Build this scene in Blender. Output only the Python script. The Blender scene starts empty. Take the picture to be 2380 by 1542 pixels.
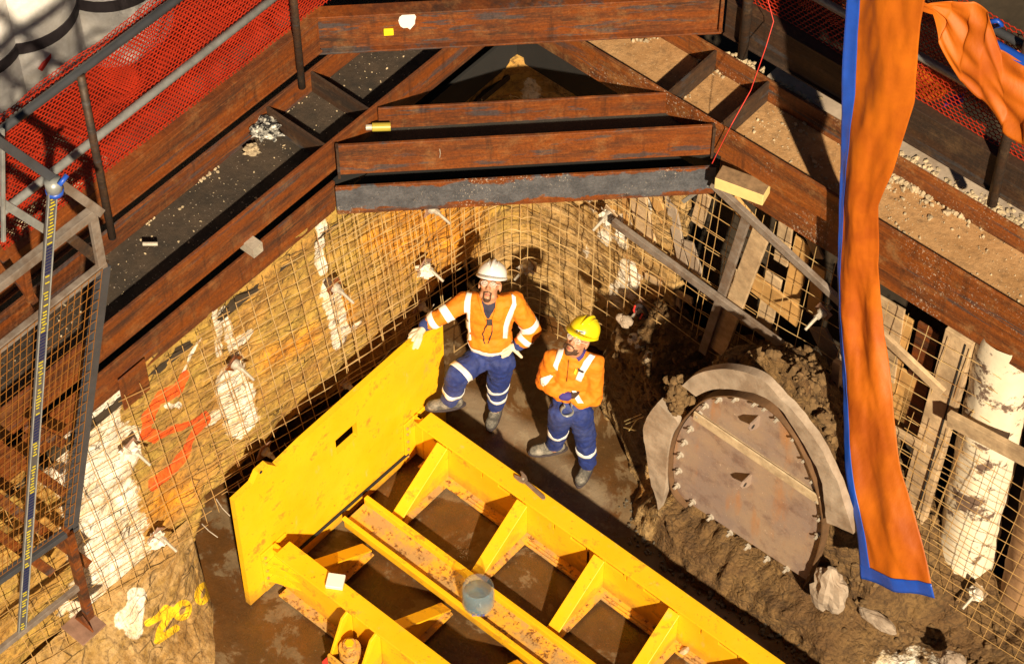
import bpy, bmesh, math, random
import numpy as np
from mathutils import Vector, Matrix, noise
from mathutils.bvhtree import BVHTree
RND = random.Random(7)
scn = bpy.context.scene
COL = scn.collection
# ------------------------------------------------------------------ camera geometry
# X runs along the right-hand wall, Y along the left-hand wall, origin = shaft corner at floor level
FPX = 5750.0
PITCH = math.radians(51.8); YAW = math.radians(40.8)
CAM = Vector((7.65, -8.93, 14.6))
FW = Vector((-math.sin(YAW)*math.cos(PITCH), math.cos(YAW)*math.cos(PITCH), -math.sin(PITCH)))
RT = Vector((math.cos(YAW), math.sin(YAW), 0)); UPV = RT.cross(FW)
def U(x, y, ax, v):
    r = FW + RT*((x-1190)/FPX) + UPV*((771-y)/FPX)
    i = 'XYZ'.index(ax)
    return CAM + r*((v-CAM[i])/r[i])
# ------------------------------------------------------------------ object helpers
def wl(o):
    v = Vector(o.location)
    return v + (wl(o.parent) if o.parent else Vector())
def tag(o, label=None, cat=None, group=None, kind=None):
    if label: o['label'] = label
    if cat: o['category'] = cat
    if group: o['group'] = group
    if kind: o['kind'] = kind
    return o
def thing(name, label, cat, loc=(0, 0, 0), group=None):
    o = bpy.data.objects.new(name, None); COL.objects.link(o)
    o.location = loc; o.empty_display_size = .1
    return tag(o, label, cat, group)
def dup(root, off, label=None):
    def cp(o, par):
        c = o.copy(); COL.objects.link(c); c.parent = par
        for ch in o.children: cp(ch, c)
        return c
    r = cp(root, None); r.location = Vector(root.location) + Vector(off)
    if label: r['label'] = label
    return r
class MB:
    def __init__(s): s.v = []; s.f = []; s.m = []; s.mi = 0
    def add(s, vs, fs):
        b = len(s.v); s.v += [tuple(v) for v in vs]
        for f in fs: s.f.append(tuple(b+i for i in f)); s.m.append(s.mi)
        return s
    def bx(s, x0, x1, y0, y1, z0, z1):
        vs = [(x0, y0, z0), (x1, y0, z0), (x1, y1, z0), (x0, y1, z0), (x0, y0, z1), (x1, y0, z1), (x1, y1, z1), (x0, y1, z1)]
        return s.add(vs, [(0, 3, 2, 1), (4, 5, 6, 7), (0, 1, 5, 4), (1, 2, 6, 5), (2, 3, 7, 6), (3, 0, 4, 7)])
    def bar(s, p, q, w, h, up=(0, 0, 1), roll=0):
        """rectangular bar from p to q: w across, h along up"""
        p = Vector(p); q = Vector(q); d = (q-p).normalized(); up = Vector(up)
        a = d.cross(up)
        if a.length < 1e-4: a = d.cross(Vector((0, 1, 0)))
        a.normalize(); u = a.cross(d).normalized()
        if roll: 
            m = Matrix.Rotation(roll, 3, d); a = m @ a; u = m @ u
        vs = []
        for c in (p, q):
            for sa, su in ((-1, -1), (1, -1), (1, 1), (-1, 1)): vs.append(c + a*(sa*w/2) + u*(su*h/2))
        return s.add(vs, [(0, 1, 2, 3), (7, 6, 5, 4), (0, 4, 5, 1), (1, 5, 6, 2), (2, 6, 7, 3), (3, 7, 4, 0)])
    def tube(s, pts, r, n=8, caps=True, rs=None):
        pts = [Vector(p) for p in pts]; k = len(pts); vs = []; fs = []
        ref = None
        for i, p in enumerate(pts):
            d = (pts[min(i+1, k-1)] - pts[max(i-1, 0)]).normalized()
            if ref is None:
                ref = d.orthogonal().normalized()
            a = (ref - d*ref.dot(d)).normalized(); ref = a; b = d.cross(a)
            rr = rs[i] if rs else r
            for j in range(n):
                t = 2*math.pi*j/n; vs.append(p + a*(math.cos(t)*rr) + b*(math.sin(t)*rr))
        for i in range(k-1):
            for j in range(n):
                j2 = (j+1) % n; fs.append((i*n+j, i*n+j2, (i+1)*n+j2, (i+1)*n+j))
        if caps: fs.append(tuple(range(n))[::-1]); fs.append(tuple((k-1)*n+j for j in range(n)))
        return s.add(vs, fs)
    def prism(s, poly, vec):
        vec = Vector(vec); n = len(poly); vs = [Vector(p) for p in poly] + [Vector(p)+vec for p in poly]
        fs = [tuple(range(n))[::-1], tuple(range(n, 2*n))] + [(i, (i+1) % n, n+(i+1) % n, n+i) for i in range(n)]
        return s.add(vs, fs)
    def ring(s, outer, inner, vec):
        """band between two equally long outlines, extruded by vec (open outlines)"""
        vec = Vector(vec); n = len(outer)
        vs = [Vector(p) for p in outer] + [Vector(p) for p in inner] + [Vector(p)+vec for p in outer] + [Vector(p)+vec for p in inner]
        fs = []
        for i in range(n-1):
            j = i+1
            fs += [(i, j, n+j, n+i), (2*n+i, 3*n+i, 3*n+j, 2*n+j), (i, 2*n+i, 2*n+j, j), (n+i, n+j, 3*n+j, 3*n+i)]
        fs += [(0, n, 3*n, 2*n), (n-1, 3*n-1, 4*n-1, 2*n-1)]
        return s.add(vs, fs)
    def ell(s, c, rad, rot=None, nu=16, nv=10):
        c = Vector(c); vs = []; fs = []
        for i in range(nv+1):
            ph = math.pi*i/nv
            for j in range(nu):
                t = 2*math.pi*j/nu
                p = Vector((rad[0]*math.sin(ph)*math.cos(t), rad[1]*math.sin(ph)*math.sin(t), rad[2]*math.cos(ph)))
                vs.append(c + (rot @ p if rot else p))
        for i in range(nv):
            for j in range(nu):
                j2 = (j+1) % nu; fs.append((i*nu+j, (i+1)*nu+j, (i+1)*nu+j2, i*nu+j2))
        return s.add(vs, fs)
    def rock(s, c, r, rnd=RND, flat=.7):
        rot = Matrix.Rotation(rnd.uniform(0, 6.28), 3, Vector((rnd.uniform(-1, 1), rnd.uniform(-1, 1), rnd.uniform(-1, 1))).normalized())
        P = []
        for v in ICO:
            q = Vector(v)*rnd.uniform(.7, 1.15)*r; q.z *= flat; q.x *= rnd.uniform(.8, 1.3)
            P.append(Vector(c)+rot @ q)
        return s.add(P, ICOF)
    def build(s, name, mat, parent=None, smooth=False, bevel=0, label=None, solid=0, base=None):
        me = bpy.data.meshes.new(name); co = np.array([tuple(v) for v in s.v], dtype=float)
        if parent is not None: off = wl(parent); loc = Vector()
        else:
            mn = co.min(0); mx = co.max(0); off = Vector(base) if base else Vector(((mn[0]+mx[0])/2, (mn[1]+mx[1])/2, mn[2])); loc = off
        co = co - np.array(off)
        me.from_pydata(co.tolist(), [], s.f)
        mats = mat if isinstance(mat, (list, tuple)) else [mat]
        for m in mats: me.materials.append(m)
        if len(mats) > 1: me.polygons.foreach_set('material_index', s.m)
        if smooth: me.polygons.foreach_set('use_smooth', [True]*len(me.polygons))
        me.validate()
        bm = bmesh.new(); bm.from_mesh(me)
        bmesh.ops.recalc_face_normals(bm, faces=bm.faces); bm.to_mesh(me); bm.free()
        o = bpy.data.objects.new(name, me); COL.objects.link(o); o.location = loc
        if parent is not None: o.parent = parent
        if bevel:
            b = o.modifiers.new('b', 'BEVEL'); b.width = bevel; b.segments = 2; b.limit_method = 'ANGLE'
        if solid:
            b = o.modifiers.new('s', 'SOLIDIFY'); b.thickness = solid; b.offset = 0
        if label: o['label'] = label
        return o
_b = bmesh.new(); bmesh.ops.create_icosphere(_b, subdivisions=1, radius=1); _b.verts.ensure_lookup_table()
ICO = [tuple(v.co) for v in _b.verts]; ICOF = [tuple(v.index for v in f.verts) for f in _b.faces]; _b.free()

# ------------------------------------------------------------------ materials
def mat(name, rough=.7, metal=0):
    m = bpy.data.materials.new(name); m.use_nodes = True; nt = m.node_tree
    p = nt.nodes['Principled BSDF']; p.inputs['Roughness'].default_value = rough; p.inputs['Metallic'].default_value = metal
    return m, nt, p
class N:
    """small node helper working on world position"""
    def __init__(s, nt): s.nt = nt; s.geo = nt.nodes.new('ShaderNodeNewGeometry'); s.pos = s.geo.outputs['Position']
    def n(s, t, **k):
        x = s.nt.nodes.new(t)
        for a, b in k.items(): setattr(x, a, b)
        return x
    def l(s, a, b): s.nt.links.new(a, b)
    def mp(s, scale=(1, 1, 1), rot=(0, 0, 0), src=None):
        x = s.n('ShaderNodeMapping'); x.inputs['Scale'].default_value = scale; x.inputs['Rotation'].default_value = rot
        s.l(src or s.pos, x.inputs[0]); return x.outputs[0]
    def noise(s, scale, det=6, rough=.6, vec=None, dist=0):
        x = s.n('ShaderNodeTexNoise'); x.inputs['Scale'].default_value = scale; x.inputs['Detail'].default_value = det
        x.inputs['Roughness'].default_value = rough; x.inputs['Distortion'].default_value = dist
        s.l(vec or s.pos, x.inputs['Vector']); return x.outputs['Fac']
    def vor(s, scale, vec=None, feat='DISTANCE_TO_EDGE'):
        x = s.n('ShaderNodeTexVoronoi', feature=feat); x.inputs['Scale'].default_value = scale
        s.l(vec or s.pos, x.inputs['Vector']); return x.outputs[0]
    def ramp(s, src, stops, interp='LINEAR'):
        x = s.n('ShaderNodeValToRGB'); cr = x.color_ramp; cr.interpolation = interp
        while len(cr.elements) < len(stops): cr.elements.new(.5)
        for e, (p, c) in zip(cr.elements, stops):
            e.position = p; c = (c, c, c) if isinstance(c, (int, float)) else c; e.color = (*c, 1)
        s.l(src, x.inputs[0]); return x.outputs[0]
    def mix(s, f, a, b, mode='MIX'):
        x = s.n('ShaderNodeMix', data_type='RGBA', blend_type=mode)
        for i, v in ((0, f), (6, a), (7, b)):
            if isinstance(v, bpy.types.NodeSocket): s.l(v, x.inputs[i])
            elif isinstance(v, (int, float)): x.inputs[i].default_value = v if i == 0 else (v, v, v, 1)
            else: x.inputs[i].default_value = (*v, 1)
        return x.outputs[2]
    def math(s, op, a, b=0.):
        x = s.n('ShaderNodeMath', operation=op)
        for i, v in ((0, a), (1, b)):
            if isinstance(v, bpy.types.NodeSocket): s.l(v, x.inputs[i])
            else: x.inputs[i].default_value = v
        return x.outputs[0]
    def attr(s, name):
        x = s.n('ShaderNodeAttribute'); x.attribute_name = name; return x.outputs['Fac']
    def bump(s, h, p, strength=.4, dist=.01):
        x = s.n('ShaderNodeBump'); x.inputs['Strength'].default_value = strength; x.inputs['Distance'].default_value = dist
        s.l(h, x.inputs['Height']); s.l(x.outputs[0], p.inputs['Normal'])

def rust(name, base=(.215, .052, .007), dark=(.038, .014, .007), scale_c=(.055, .055, .066), scale_amt=.2, dust=(.42, .24, .10), dust_amt=.15, speck=.0, rough=.62, axis='x', band=None):
    """rolled steel: streaks along the member, darker scale patches, runs, dust; band=(z0,z1) keeps a strip of blue grey mill scale"""
    m, nt, p = mat(name, rough); g = N(nt)
    st = {'x': (.22, 1, 3.2), 'y': (1, .22, 3.2), 'd': (.5, .5, 3.2)}[axis]
    v = g.mp(st); run = g.mp({'x': (5, 1, .5), 'y': (1, 5, .5), 'd': (4, 4, .5)}[axis])
    n1 = g.noise(3.0, 9, .68, v, .25); n2 = g.noise(12, 8, .72, v); n3 = g.noise(55, 5, .7)
    c = g.mix(g.ramp(n1, [(.42, 0), (.66, 1)]), base, dark)
    c = g.mix(g.ramp(n2, [(.50, 0), (.70, .65)]), c, (base[0]*1.7, base[1]*2.0, base[2]*2.2))
    c = g.mix(g.math('MULTIPLY', g.ramp(g.noise(2.4, 8, .7, g.mp(tuple(a*1.2 for a in st))), [(.62-scale_amt*.22, 0), (.66-scale_amt*.22, 1)]), .8), c, scale_c)
    c = g.mix(g.math('MULTIPLY', g.ramp(g.noise(4, 6, .6, run), [(.56, 0), (.70, 1)]), .55), c, dark)
    c = g.mix(g.math('MULTIPLY', g.ramp(g.noise(6, 9, .75), [(.52, 0), (.72, 1)]), dust_amt*2.2), c, dust)
    if band:
        sp_ = g.n('ShaderNodeSeparateXYZ'); g.l(g.pos, sp_.inputs[0]); z = sp_.outputs[2]; mid = (band[0]+band[1])/2; hw = (band[1]-band[0])/2
        d = g.math('ABSOLUTE', g.math('SUBTRACT', z, mid)); d = g.math('ADD', d, g.math('MULTIPLY', g.math('SUBTRACT', g.noise(5, 8, .7, g.mp((1, 1, 1.5))), .5), .22))
        bm_ = g.ramp(g.math('DIVIDE', d, hw*2.), [(.44, 1), (.50, 0)])
        c = g.mix(bm_, c, g.mix(g.ramp(g.noise(9, 7), [(.4, 0), (.6, 1)]), (.075, .08, .10), (.12, .125, .15)))
    if speck:
        where = g.ramp(g.noise(2.2, 4, .6), [(.48, 0), (.62, 1)])
        sp = g.math('MULTIPLY', g.ramp(g.noise(85, 2, .6, g.mp((1, 1, .6))), [(.61, 0), (.65, 1)]), where)
        c = g.mix(g.math('MULTIPLY', sp, speck), c, (.72, .62, .52))
    c = g.mix(g.ramp(n3, [(.3, .5), (.7, 1)]), (0, 0, 0), c)
    g.l(c, p.inputs['Base Color']); g.bump(n2, p, .4, .006)
    g.l(g.ramp(n1, [(.3, rough-.15), (.7, rough+.15)]), p.inputs['Roughness'])
    return m
def plain(name, col, rough=.6, var=.25, sc=8, metal=0, bump=.15, bs=40, dirt=None, dirt_amt=.5, dsc=3):
    m, nt, p = mat(name, rough, metal); g = N(nt)
    c = g.mix(g.ramp(g.noise(sc, 7, .65), [(.3, 1-var), (.7, 1)]), (0, 0, 0), col)
    if dirt: c = g.mix(g.math('MULTIPLY', g.ramp(g.noise(dsc, 9, .72), [(.45, 0), (.65, 1)]), dirt_amt), c, dirt)
    g.l(c, p.inputs['Base Color'])
    if bump: g.bump(g.noise(bs, 5, .6), p, bump, .004)
    return m
M = {}
M['rust'] = rust('rust_steel'); M['rusty'] = rust('rust_steel_y', axis='y')
M['rustd'] = rust('rust_steel_diagonal', axis='d', scale_amt=.35)
M['scale'] = rust('mill_scale_steel', axis='d', scale_amt=.2, speck=1, band=(2.70, 2.90))
M['dusty'] = rust('dusty_steel', dust_amt=.30, speck=.7, scale_amt=.2, base=(.26, .07, .012))
M['darksteel'] = rust('dark_steel', base=(.06, .03, .018), dark=(.02, .015, .014), dust_amt=.1)
M['black'] = plain('black_and_cavity_shade', (.012, .012, .014), .85)  # plain black, also used for shade painted into the cavity
M['soil'] = plain('dark_soil', (.05, .035, .022), .95, .6, 6, bump=.8, bs=20)
M['greysteel'] = plain('grey_painted_steel', (.27, .23, .21), .5, .5, 9, bump=.2, dirt=(.10, .055, .03), dirt_amt=.7, dsc=6)
M['channel'] = plain('dark_grey_channel', (.055, .06, .075), .5, .3, 9)
M['galv'] = plain('galvanised_tube', (.34, .36, .38), .42, .4, 14, .3)
M['wire'] = plain('rusty_mesh_wire', (.72, .52, .25), .55, .4, 6, bump=0, dirt=(.25, .10, .03), dirt_amt=.9, dsc=4)
M['wired'] = plain('dark_mesh_wire', (.58, .36, .14), .6, .4, 10, bump=0)
M['net'] = plain('orange_red_netting', (.38, .022, .004), .55, .3, 5, bump=0)
M['net2'] = plain('orange_netting', (.62, .12, .012), .55, .3, 5, bump=0)
M['timber'] = plain('weathered_timber', (.62, .45, .28), .75, .5, 10, dirt=(.16, .10, .06), dirt_amt=.6, dsc=4, bump=.4)
M['ply'] = plain('orange_plywood', (.62, .36, .13), .7, .4, 7, dirt=(.2, .11, .05), dirt_amt=.5)
M['freshwood'] = plain('fresh_cut_timber', (.75, .6, .26), .7, .2, 10)
M['planktop'] = plain('muddy_wood', (.28, .18, .10), .9, .5, 20, bump=.6)
M['concrete'] = plain('pale_concrete', (.44, .36, .295), .85, .4, 5, dirt=(.18, .12, .08), dirt_amt=.7, dsc=3.5, bump=.5)
M['pile'] = plain('white_pile_concrete', (.88, .88, .92), .85, .35, 7, dirt=(.5, .46, .42), dirt_amt=.6, dsc=2.5, bump=.6, bs=25)
M['grout'] = plain('white_grout', (.80, .76, .70), .85, .3, 12, dirt=(.5, .4, .28), dirt_amt=.5, dsc=8, bump=.6)
M['boltplate'] = plain('pinkish_bolt_plate', (.34, .20, .15), .6, .5, 9, bump=.3)
M['bolt'] = plain('dirty_bolt_metal', (.55, .50, .44), .5, .4, 30, .25)
M['white'] = plain('white_plastic_and_glare', (.82, .82, .80), .4, .08, 8, bump=0)
M['blue'] = plain('blue_tape', (.02, .09, .55), .4, .2, 12, bump=.1)
M['strap'] = plain('dark_strap', (.05, .04, .05), .7, .3, 12)
M['redpaint'] = plain('red_paint', (.7, .05, .04), .6, .2, 12)
M['yblock'] = plain('bright_yellow_plastic', (.9, .8, .02), .4, .05, 12)
def yellow():
    m, nt, p = mat('yellow_paint', .42); g = N(nt)
    c = g.mix(g.ramp(g.noise(2.5, 6, .6), [(.3, 0), (.7, 1)]), (.80, .42, .006), (.88, .50, .010))
    c = g.mix(g.ramp(g.noise(5, 10, .78), [(.555, 0), (.64, .75)]), c, (.30, .14, .025))
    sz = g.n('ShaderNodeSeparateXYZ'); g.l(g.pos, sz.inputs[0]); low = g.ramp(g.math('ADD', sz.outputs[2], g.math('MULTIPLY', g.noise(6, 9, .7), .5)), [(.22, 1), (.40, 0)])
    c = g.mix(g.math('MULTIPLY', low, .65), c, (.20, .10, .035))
    c = g.mix(g.ramp(g.noise(3.2, 10, .8, g.mp((1, 1, 1), (0, 0, .7))), [(.60, 0), (.70, .6)]), c, (.50, .30, .08))
    c = g.mix(g.ramp(g.noise(70, 4, .7), [(.66, 0), (.72, .7)]), c, (.22, .10, .02))
    c = g.mix(g.ramp(g.noise(28, 6, .7, dist=.5), [(.63, 0), (.70, .8)]), c, (.10, .045, .015))
    c = g.mix(g.ramp(g.noise(9, 8, .7, g.mp((1, 1, .3))), [(.62, 0), (.75, .45)]), c, (.55, .42, .3))
    g.l(c, p.inputs['Base Color']); g.bump(g.noise(30, 5), p, .12, .003)
    g.l(g.ramp(g.noise(8), [(.3, .32), (.7, .6)]), p.inputs['Roughness']); return m
M['yellow'] = yellow()
def yrust():
    m, nt, p = mat('worn_yellow_paint', .6); g = N(nt)
    n = g.noise(6, 9, .7)
    c = g.mix(g.ramp(n, [(.42, 0), (.56, 1)]), (.72, .36, .03), (.40, .25, .10))
    c = g.mix(g.ramp(g.noise(22, 7, .75), [(.53, 0), (.60, .95)]), c, (.13, .055, .02))
    g.l(c, p.inputs['Base Color']); g.bump(g.noise(30, 5), p, .3, .005); return m
M['yworn'] = yrust()
def floor_mat():
    m, nt, p = mat('wet_muddy_floor', .5); g = N(nt)
    v = g.mp((1, 1, 1), (0, 0, math.radians(20)))
    n = g.noise(1.1, 9, .62, v, .6); n2 = g.noise(3.1, 9, .7, v, .3)
    c = g.mix(g.ramp(n, [(.40, 0), (.60, 1)]), (.12, .050, .014), (.085, .045, .018))
    c = g.mix(g.ramp(n2, [(.53, 0), (.57, .9)]), c, (.18, .125, .070))
    c = g.mix(g.ramp(g.noise(7, 8, .75), [(.42, 0), (.62, .5)]), c, (.055, .03, .014))
    c = g.mix(g.ramp(g.noise(30, 6, .75), [(.62, 0), (.72, .7)]), c, (.27, .20, .12))
    c = g.mix(g.attr('water'), c, (.085, .036, .010))
    c = g.mix(g.attr('pale'), c, (.34, .28, .21))
    g.l(c, p.inputs['Base Color'])
    r = g.ramp(n2, [(.42, .16), (.58, .6)])
    r2 = g.mix(g.attr('water'), r, .12)
    g.l(r2, p.inputs['Roughness'])
    b = g.n('ShaderNodeBump'); b.inputs['Distance'].default_value = .012
    g.l(g.math('SUBTRACT', .5, g.math('MULTIPLY', g.attr('water'), .48)), b.inputs['Strength'])
    g.l(g.noise(16, 8, .7), b.inputs['Height']); g.l(b.outputs[0], p.inputs['Normal'])
    return m
M['floor'] = floor_mat()
def wall_mat(name, c1, c2, c3):
    m, nt, p = mat(name, .85); g = N(nt)
    v = g.mp((1, 1, 2.0), (math.radians(18), math.radians(-12), 0))
    n = g.noise(1.7, 8, .6, v, .5); n2 = g.noise(6, 9, .7, v, .6)
    c = g.mix(g.ramp(n, [(.38, 0), (.58, 1)]), c1, c2)
    c = g.mix(g.ramp(n2, [(.48, 0), (.64, .8)]), c, c3)
    c = g.mix(g.attr('orange'), c, g.mix(g.ramp(n2, [(.4, 0), (.6, 1)]), (.80, .33, .012), (.42, .17, .02)))
    c = g.mix(g.attr('brown'), c, g.mix(g.ramp(n2, [(.4, 0), (.6, 1)]), (.26, .15, .045), (.50, .34, .16)))
    # ragged white grout and sprayed marks
    jag = g.math('MULTIPLY', g.math('SUBTRACT', g.noise(9, 7, .7), .5), 1.0)
    wm = g.ramp(g.math('ADD', g.attr('white'), jag), [(.46, 0), (.56, 1)])
    c = g.mix(wm, c, g.mix(g.ramp(g.noise(5, 8, .7), [(.45, 0), (.65, 1)]), (.84, .80, .73), (.62, .48, .30)))
    rm = g.ramp(g.math('ADD', g.attr('red'), g.math('MULTIPLY', jag, .5)), [(.42, 0), (.5, 1)])
    c = g.mix(rm, c, (.85, .11, .01))
    ym = g.ramp(g.math('ADD', g.attr('yel'), g.math('MULTIPLY', jag, .18)), [(.42, 0), (.55, 1)])
    c = g.mix(ym, c, (.95, .60, .01))
    # cracks between blocks of rock
    cr = g.ramp(g.vor(5.5, g.mp((.7, .7, 2.4), (math.radians(17), math.radians(-14), 0), src=None)), [(.0, 0), (.035, 1)])
    crn = g.ramp(g.noise(3, 4), [(.45, 1), (.6, 0)])
    cc = g.math('MAXIMUM', cr, crn)
    c = g.mix(cc, g.mix(.2, (.05, .03, .012), c), c)
    c = g.mix(g.ramp(g.noise(26, 8, .78), [(.32, .15), (.52, 1)]), (.04, .02, .008), c)
    g.l(c, p.inputs['Base Color'])
    h = g.math('ADD', g.math('MULTIPLY', g.noise(14, 9, .7), .8), g.math('MULTIPLY', cc, .5)) if 'mud' not in name else g.math('ADD', g.math('MULTIPLY', g.noise(16, 9, .75), .8), g.math('MULTIPLY', g.ramp(g.vor(24), [(0, 0), (.3, 1)]), .22))
    g.bump(h, p, .8 if 'mud' in name else .75, .05 if 'mud' in name else .03); return m
M['wall'] = wall_mat('ochre_rock_face', (.43, .29, .062), (.44, .24, .055), (.20, .11, .032))
M['mud'] = wall_mat('mud_and_clay', (.13, .068, .024), (.19, .11, .04), (.06, .03, .011))
def deck(name, c1, c2, sp):
    m, nt, p = mat(name, .9); g = N(nt)
    c = g.mix(g.ramp(g.noise(4, 9, .7), [(.4, 0), (.62, 1)]), c1, c2)
    c = g.mix(g.ramp(g.noise(60, 3, .6), [(.66, 0), (.72, 1)]), c, sp)
    c = g.mix(g.ramp(g.noise(18, 9, .75), [(.32, .5), (.5, 1)]), (.03, .02, .012), c)
    g.l(c, p.inputs['Base Color']); g.bump(g.noise(35, 8, .7), p, .6, .012); return m
M['deckL'] = deck('dusty_dark_web', (.022, .017, .014), (.055, .038, .027), (.35, .30, .26))
M['deckR'] = deck('sandy_mud_web', (.33, .18, .075), (.42, .25, .12), (.70, .52, .33))
M['deckC'] = deck('black_grimy_web', (.022, .022, .023), (.035, .032, .03), (.1, .09, .08))
M['clod'] = plain('pale_clod', (.55, .44, .30), .95, .6, 20, bump=.6)
M['clodd'] = plain('brown_clod', (.19, .115, .05), .95, .6, 14, bump=.8, bs=25)

# ------------------------------------------------------------------ surfaces with masks
def seg_dist(P, pts):
    d = np.full(len(P), 1e9)
    for a, b in zip(pts[:-1], pts[1:]):
        a = np.array(a); b = np.array(b); ab = b-a; t = np.clip(((P-a) @ ab)/max(1e-9, ab @ ab), 0, 1)
        d = np.minimum(d, np.linalg.norm(P-(a+t[:, None]*ab), axis=1))
    return d
def setattr_f(me, name, arr):
    a = me.attributes.new(name, 'FLOAT', 'POINT'); a.data.foreach_set('value', np.asarray(arr, dtype=np.float32))
def fbm(p, o=5): return noise.fractal(Vector(p), .9, 2.1, o)
def surface(name, fn, u, v, m, keep=None, smooth=True, solid=0, parent=None, masks=None, uvs=None):
    """grid surface: fn(u,v)->xyz ; keep(u,v)->bool ; masks: dict name->fn(UV array)"""
    nu, nv = len(u), len(v); co = [fn(a, b) for a in u for b in v]; fs = []
    for i in range(nu-1):
        for j in range(nv-1):
            if keep is None or keep((u[i]+u[i+1])/2, (v[j]+v[j+1])/2): fs.append((i*nv+j, (i+1)*nv+j, (i+1)*nv+j+1, i*nv+j+1))
    me = bpy.data.meshes.new(name); off = Vector((0, 0, 0)) if parent is None else wl(parent)
    cen = Vector(np.array([tuple(c) for c in co]).mean(0)); cen.z = min(c[2] for c in co)
    if parent is None: off = cen
    me.from_pydata([tuple(Vector(c)-off) for c in co], [], fs); me.materials.append(m)
    UVA = np.array([(a, b) for a in u for b in v])
    for k in ('white', 'red', 'yel', 'orange', 'brown', 'water', 'pale'):
        setattr_f(me, k, masks[k](UVA) if masks and k in masks else np.zeros(len(UVA)))
    bm = bmesh.new(); bm.from_mesh(me); loose = [x for x in bm.verts if not x.link_faces]
    bmesh.ops.delete(bm, geom=loose, context='VERTS'); bm.to_mesh(me); bm.free()
    if smooth: me.polygons.foreach_set('use_smooth', [True]*len(me.polygons))
    o = bpy.data.objects.new(name, me); COL.objects.link(o); o.location = cen if parent is None else (0, 0, 0)
    if parent is not None: o.parent = parent
    if solid:
        s = o.modifiers.new('s', 'SOLIDIFY'); s.thickness = abs(solid); s.offset = -1 if solid > 0 else 1
    return o
def px2(pts, ax, val, ij):
    out = []
    for p in pts:
        q = U(p[0], p[1], ax, val); out.append((q[ij[0]], q[ij[1]]))
    return out
def soft(d, r, s): return np.clip((r+s-d)/(2*s), 0, 1)

# wall path round the corner: s<0 left wall, s>0 right wall
RC = .28; ARC = RC*math.pi/2
def path(s):
    h = ARC/2
    if s < -h: return Vector((0, -RC+(s+h), 0)), Vector((1, 0, 0))
    if s > h: return Vector((RC+(s-h), 0, 0)), Vector((0, -1, 0))
    t = (s+h)/RC; c = Vector((RC, -RC, 0))
    n = Vector((math.cos(t), -math.sin(t), 0))
    return c - n*RC, n
def s_of_Y(y): return (y+RC)-ARC/2
def bottom_edge(s):
    y = s + ARC/2 - RC
    pts = [(-6, .0), (-3.36, .0), (-3.32, .60), (-3.18, .93), (-2.7, .93), (-2.28, .88), (-1.69, .66), (-1.15, .72), (-.8, .95), (-.45, .95), (-.28, .4), (-.2, 0), (5, 0)]
    for (a, b), (c, d) in zip(pts[:-1], pts[1:]):
        if a <= y <= c: return b + (d-b)*(y-a)/(c-a)
    return 0
def wall_fn(s, z):
    p, n = path(s)
    d = .055*fbm((s*1.1+3, z*1.6, 2.)) + .03*fbm((s*4, z*7+s*1.5, 5.), 6)
    if s > -.1: d += .06*min(1, (s+.1)/.5)*fbm((s*3.3, z*2.6, 9.), 6) - .02
    # apron of rock spreading out at the foot of the near left wall
    y = s + ARC/2 - RC
    d -= .035*(1-min(1, max(0, (z-2.3)/.25))) + .01
    return (p + n*d) + Vector((0, 0, z))
us = np.arange(-5.9, 1.35, .022); zs = np.arange(-.06, 2.72, .022)
def wl_left(pts): return [(s_of_Y(a), b) for a, b in px2(pts, 'X', 0, (1, 2))]
W_white = [  # (px stroke, radius m)
    ([(742, 515), (755, 570), (768, 640)], .045), ([(778, 680), (788, 740), (800, 795)], .085), ([(800, 790), (835, 760)], .04),
    ([(520, 725), (540, 790), (555, 830)], .035), ([(497, 720), (512, 790), (520, 830)], .03), ([(560, 800), (590, 790)], .05),
    ([(545, 870), (562, 930), (575, 990)], .13), ([(500, 985), (560, 960)], .05),
    ([(462, 790), (440, 850), (425, 890)], .018),
    ([(255, 900), (240, 1000), (235, 1080)], .16), ([(235, 1080), (250, 1200), (275, 1330), (240, 1360)], .30), ([(120, 1010), (190, 960), (200, 1040), (150, 1100)], .14),
    ([(310, 1010), (320, 1070)], .06), ([(385, 940), (430, 950)], .02),
    ]
W_red = [([(432, 880), (415, 905), (375, 925), (350, 960), (338, 1010), (375, 1022), (430, 1000), (478, 975), (492, 985)], .046), ([(480, 975), (470, 1020), (455, 1065), (420, 1100), (372, 1135)], .046), ([(340, 965), (345, 1020)], .03)]
W_yel = [([(345, 1440), (385, 1425), (372, 1470), (372, 1490), (430, 1462)], .016), ([(395, 1425), (425, 1425), (430, 1450), (405, 1460), (390, 1440), (397, 1422)], .014),
         ([(375, 1430), (395, 1420)], .016), ([(465, 1375), (485, 1365), (490, 1385), (472, 1405), (455, 1398), (462, 1375)], .015),
         ([(400, 1450), (440, 1415), (455, 1420), (440, 1440)], .013)]
W_or = [([(960, 470), (1020, 540), (1080, 560), (1060, 640), (1020, 700)], .22), ([(880, 560), (980, 590)], .08), ([(800, 700), (820, 740)], .05), ([(380, 1180), (420, 1170)], .12), ([(640, 840), (720, 790)], .08)]
def left_mask(lst, sft):
    S = [(wl_left(p), r) for p, r in lst]
    def f(UV):
        o = np.zeros(len(UV))
        for pts, r in S: o = np.maximum(o, soft(seg_dist(UV, pts), r, sft*r+.01))
        return o
    return f
def wall_white(UV):
    o = left_mask(W_white, .6)(UV)
    for (a, b, r) in ((.9, 1.0, .14), (.7, 1.35, .08), (.55, 1.6, .07), (.85, 1.5, .10), (1.0, 1.9, .09), (.06, 2.35, .09), (.22, 2.2, .08), (.5, 1.0, .05), (.8, .7, .1)):  # two high corner patches: grout, whitened to make up for missing light
        o = np.maximum(o, soft(seg_dist(UV, [(a, b-.1), (a+.02, b+.1)]), r, .06)*.62)
    return o
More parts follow.
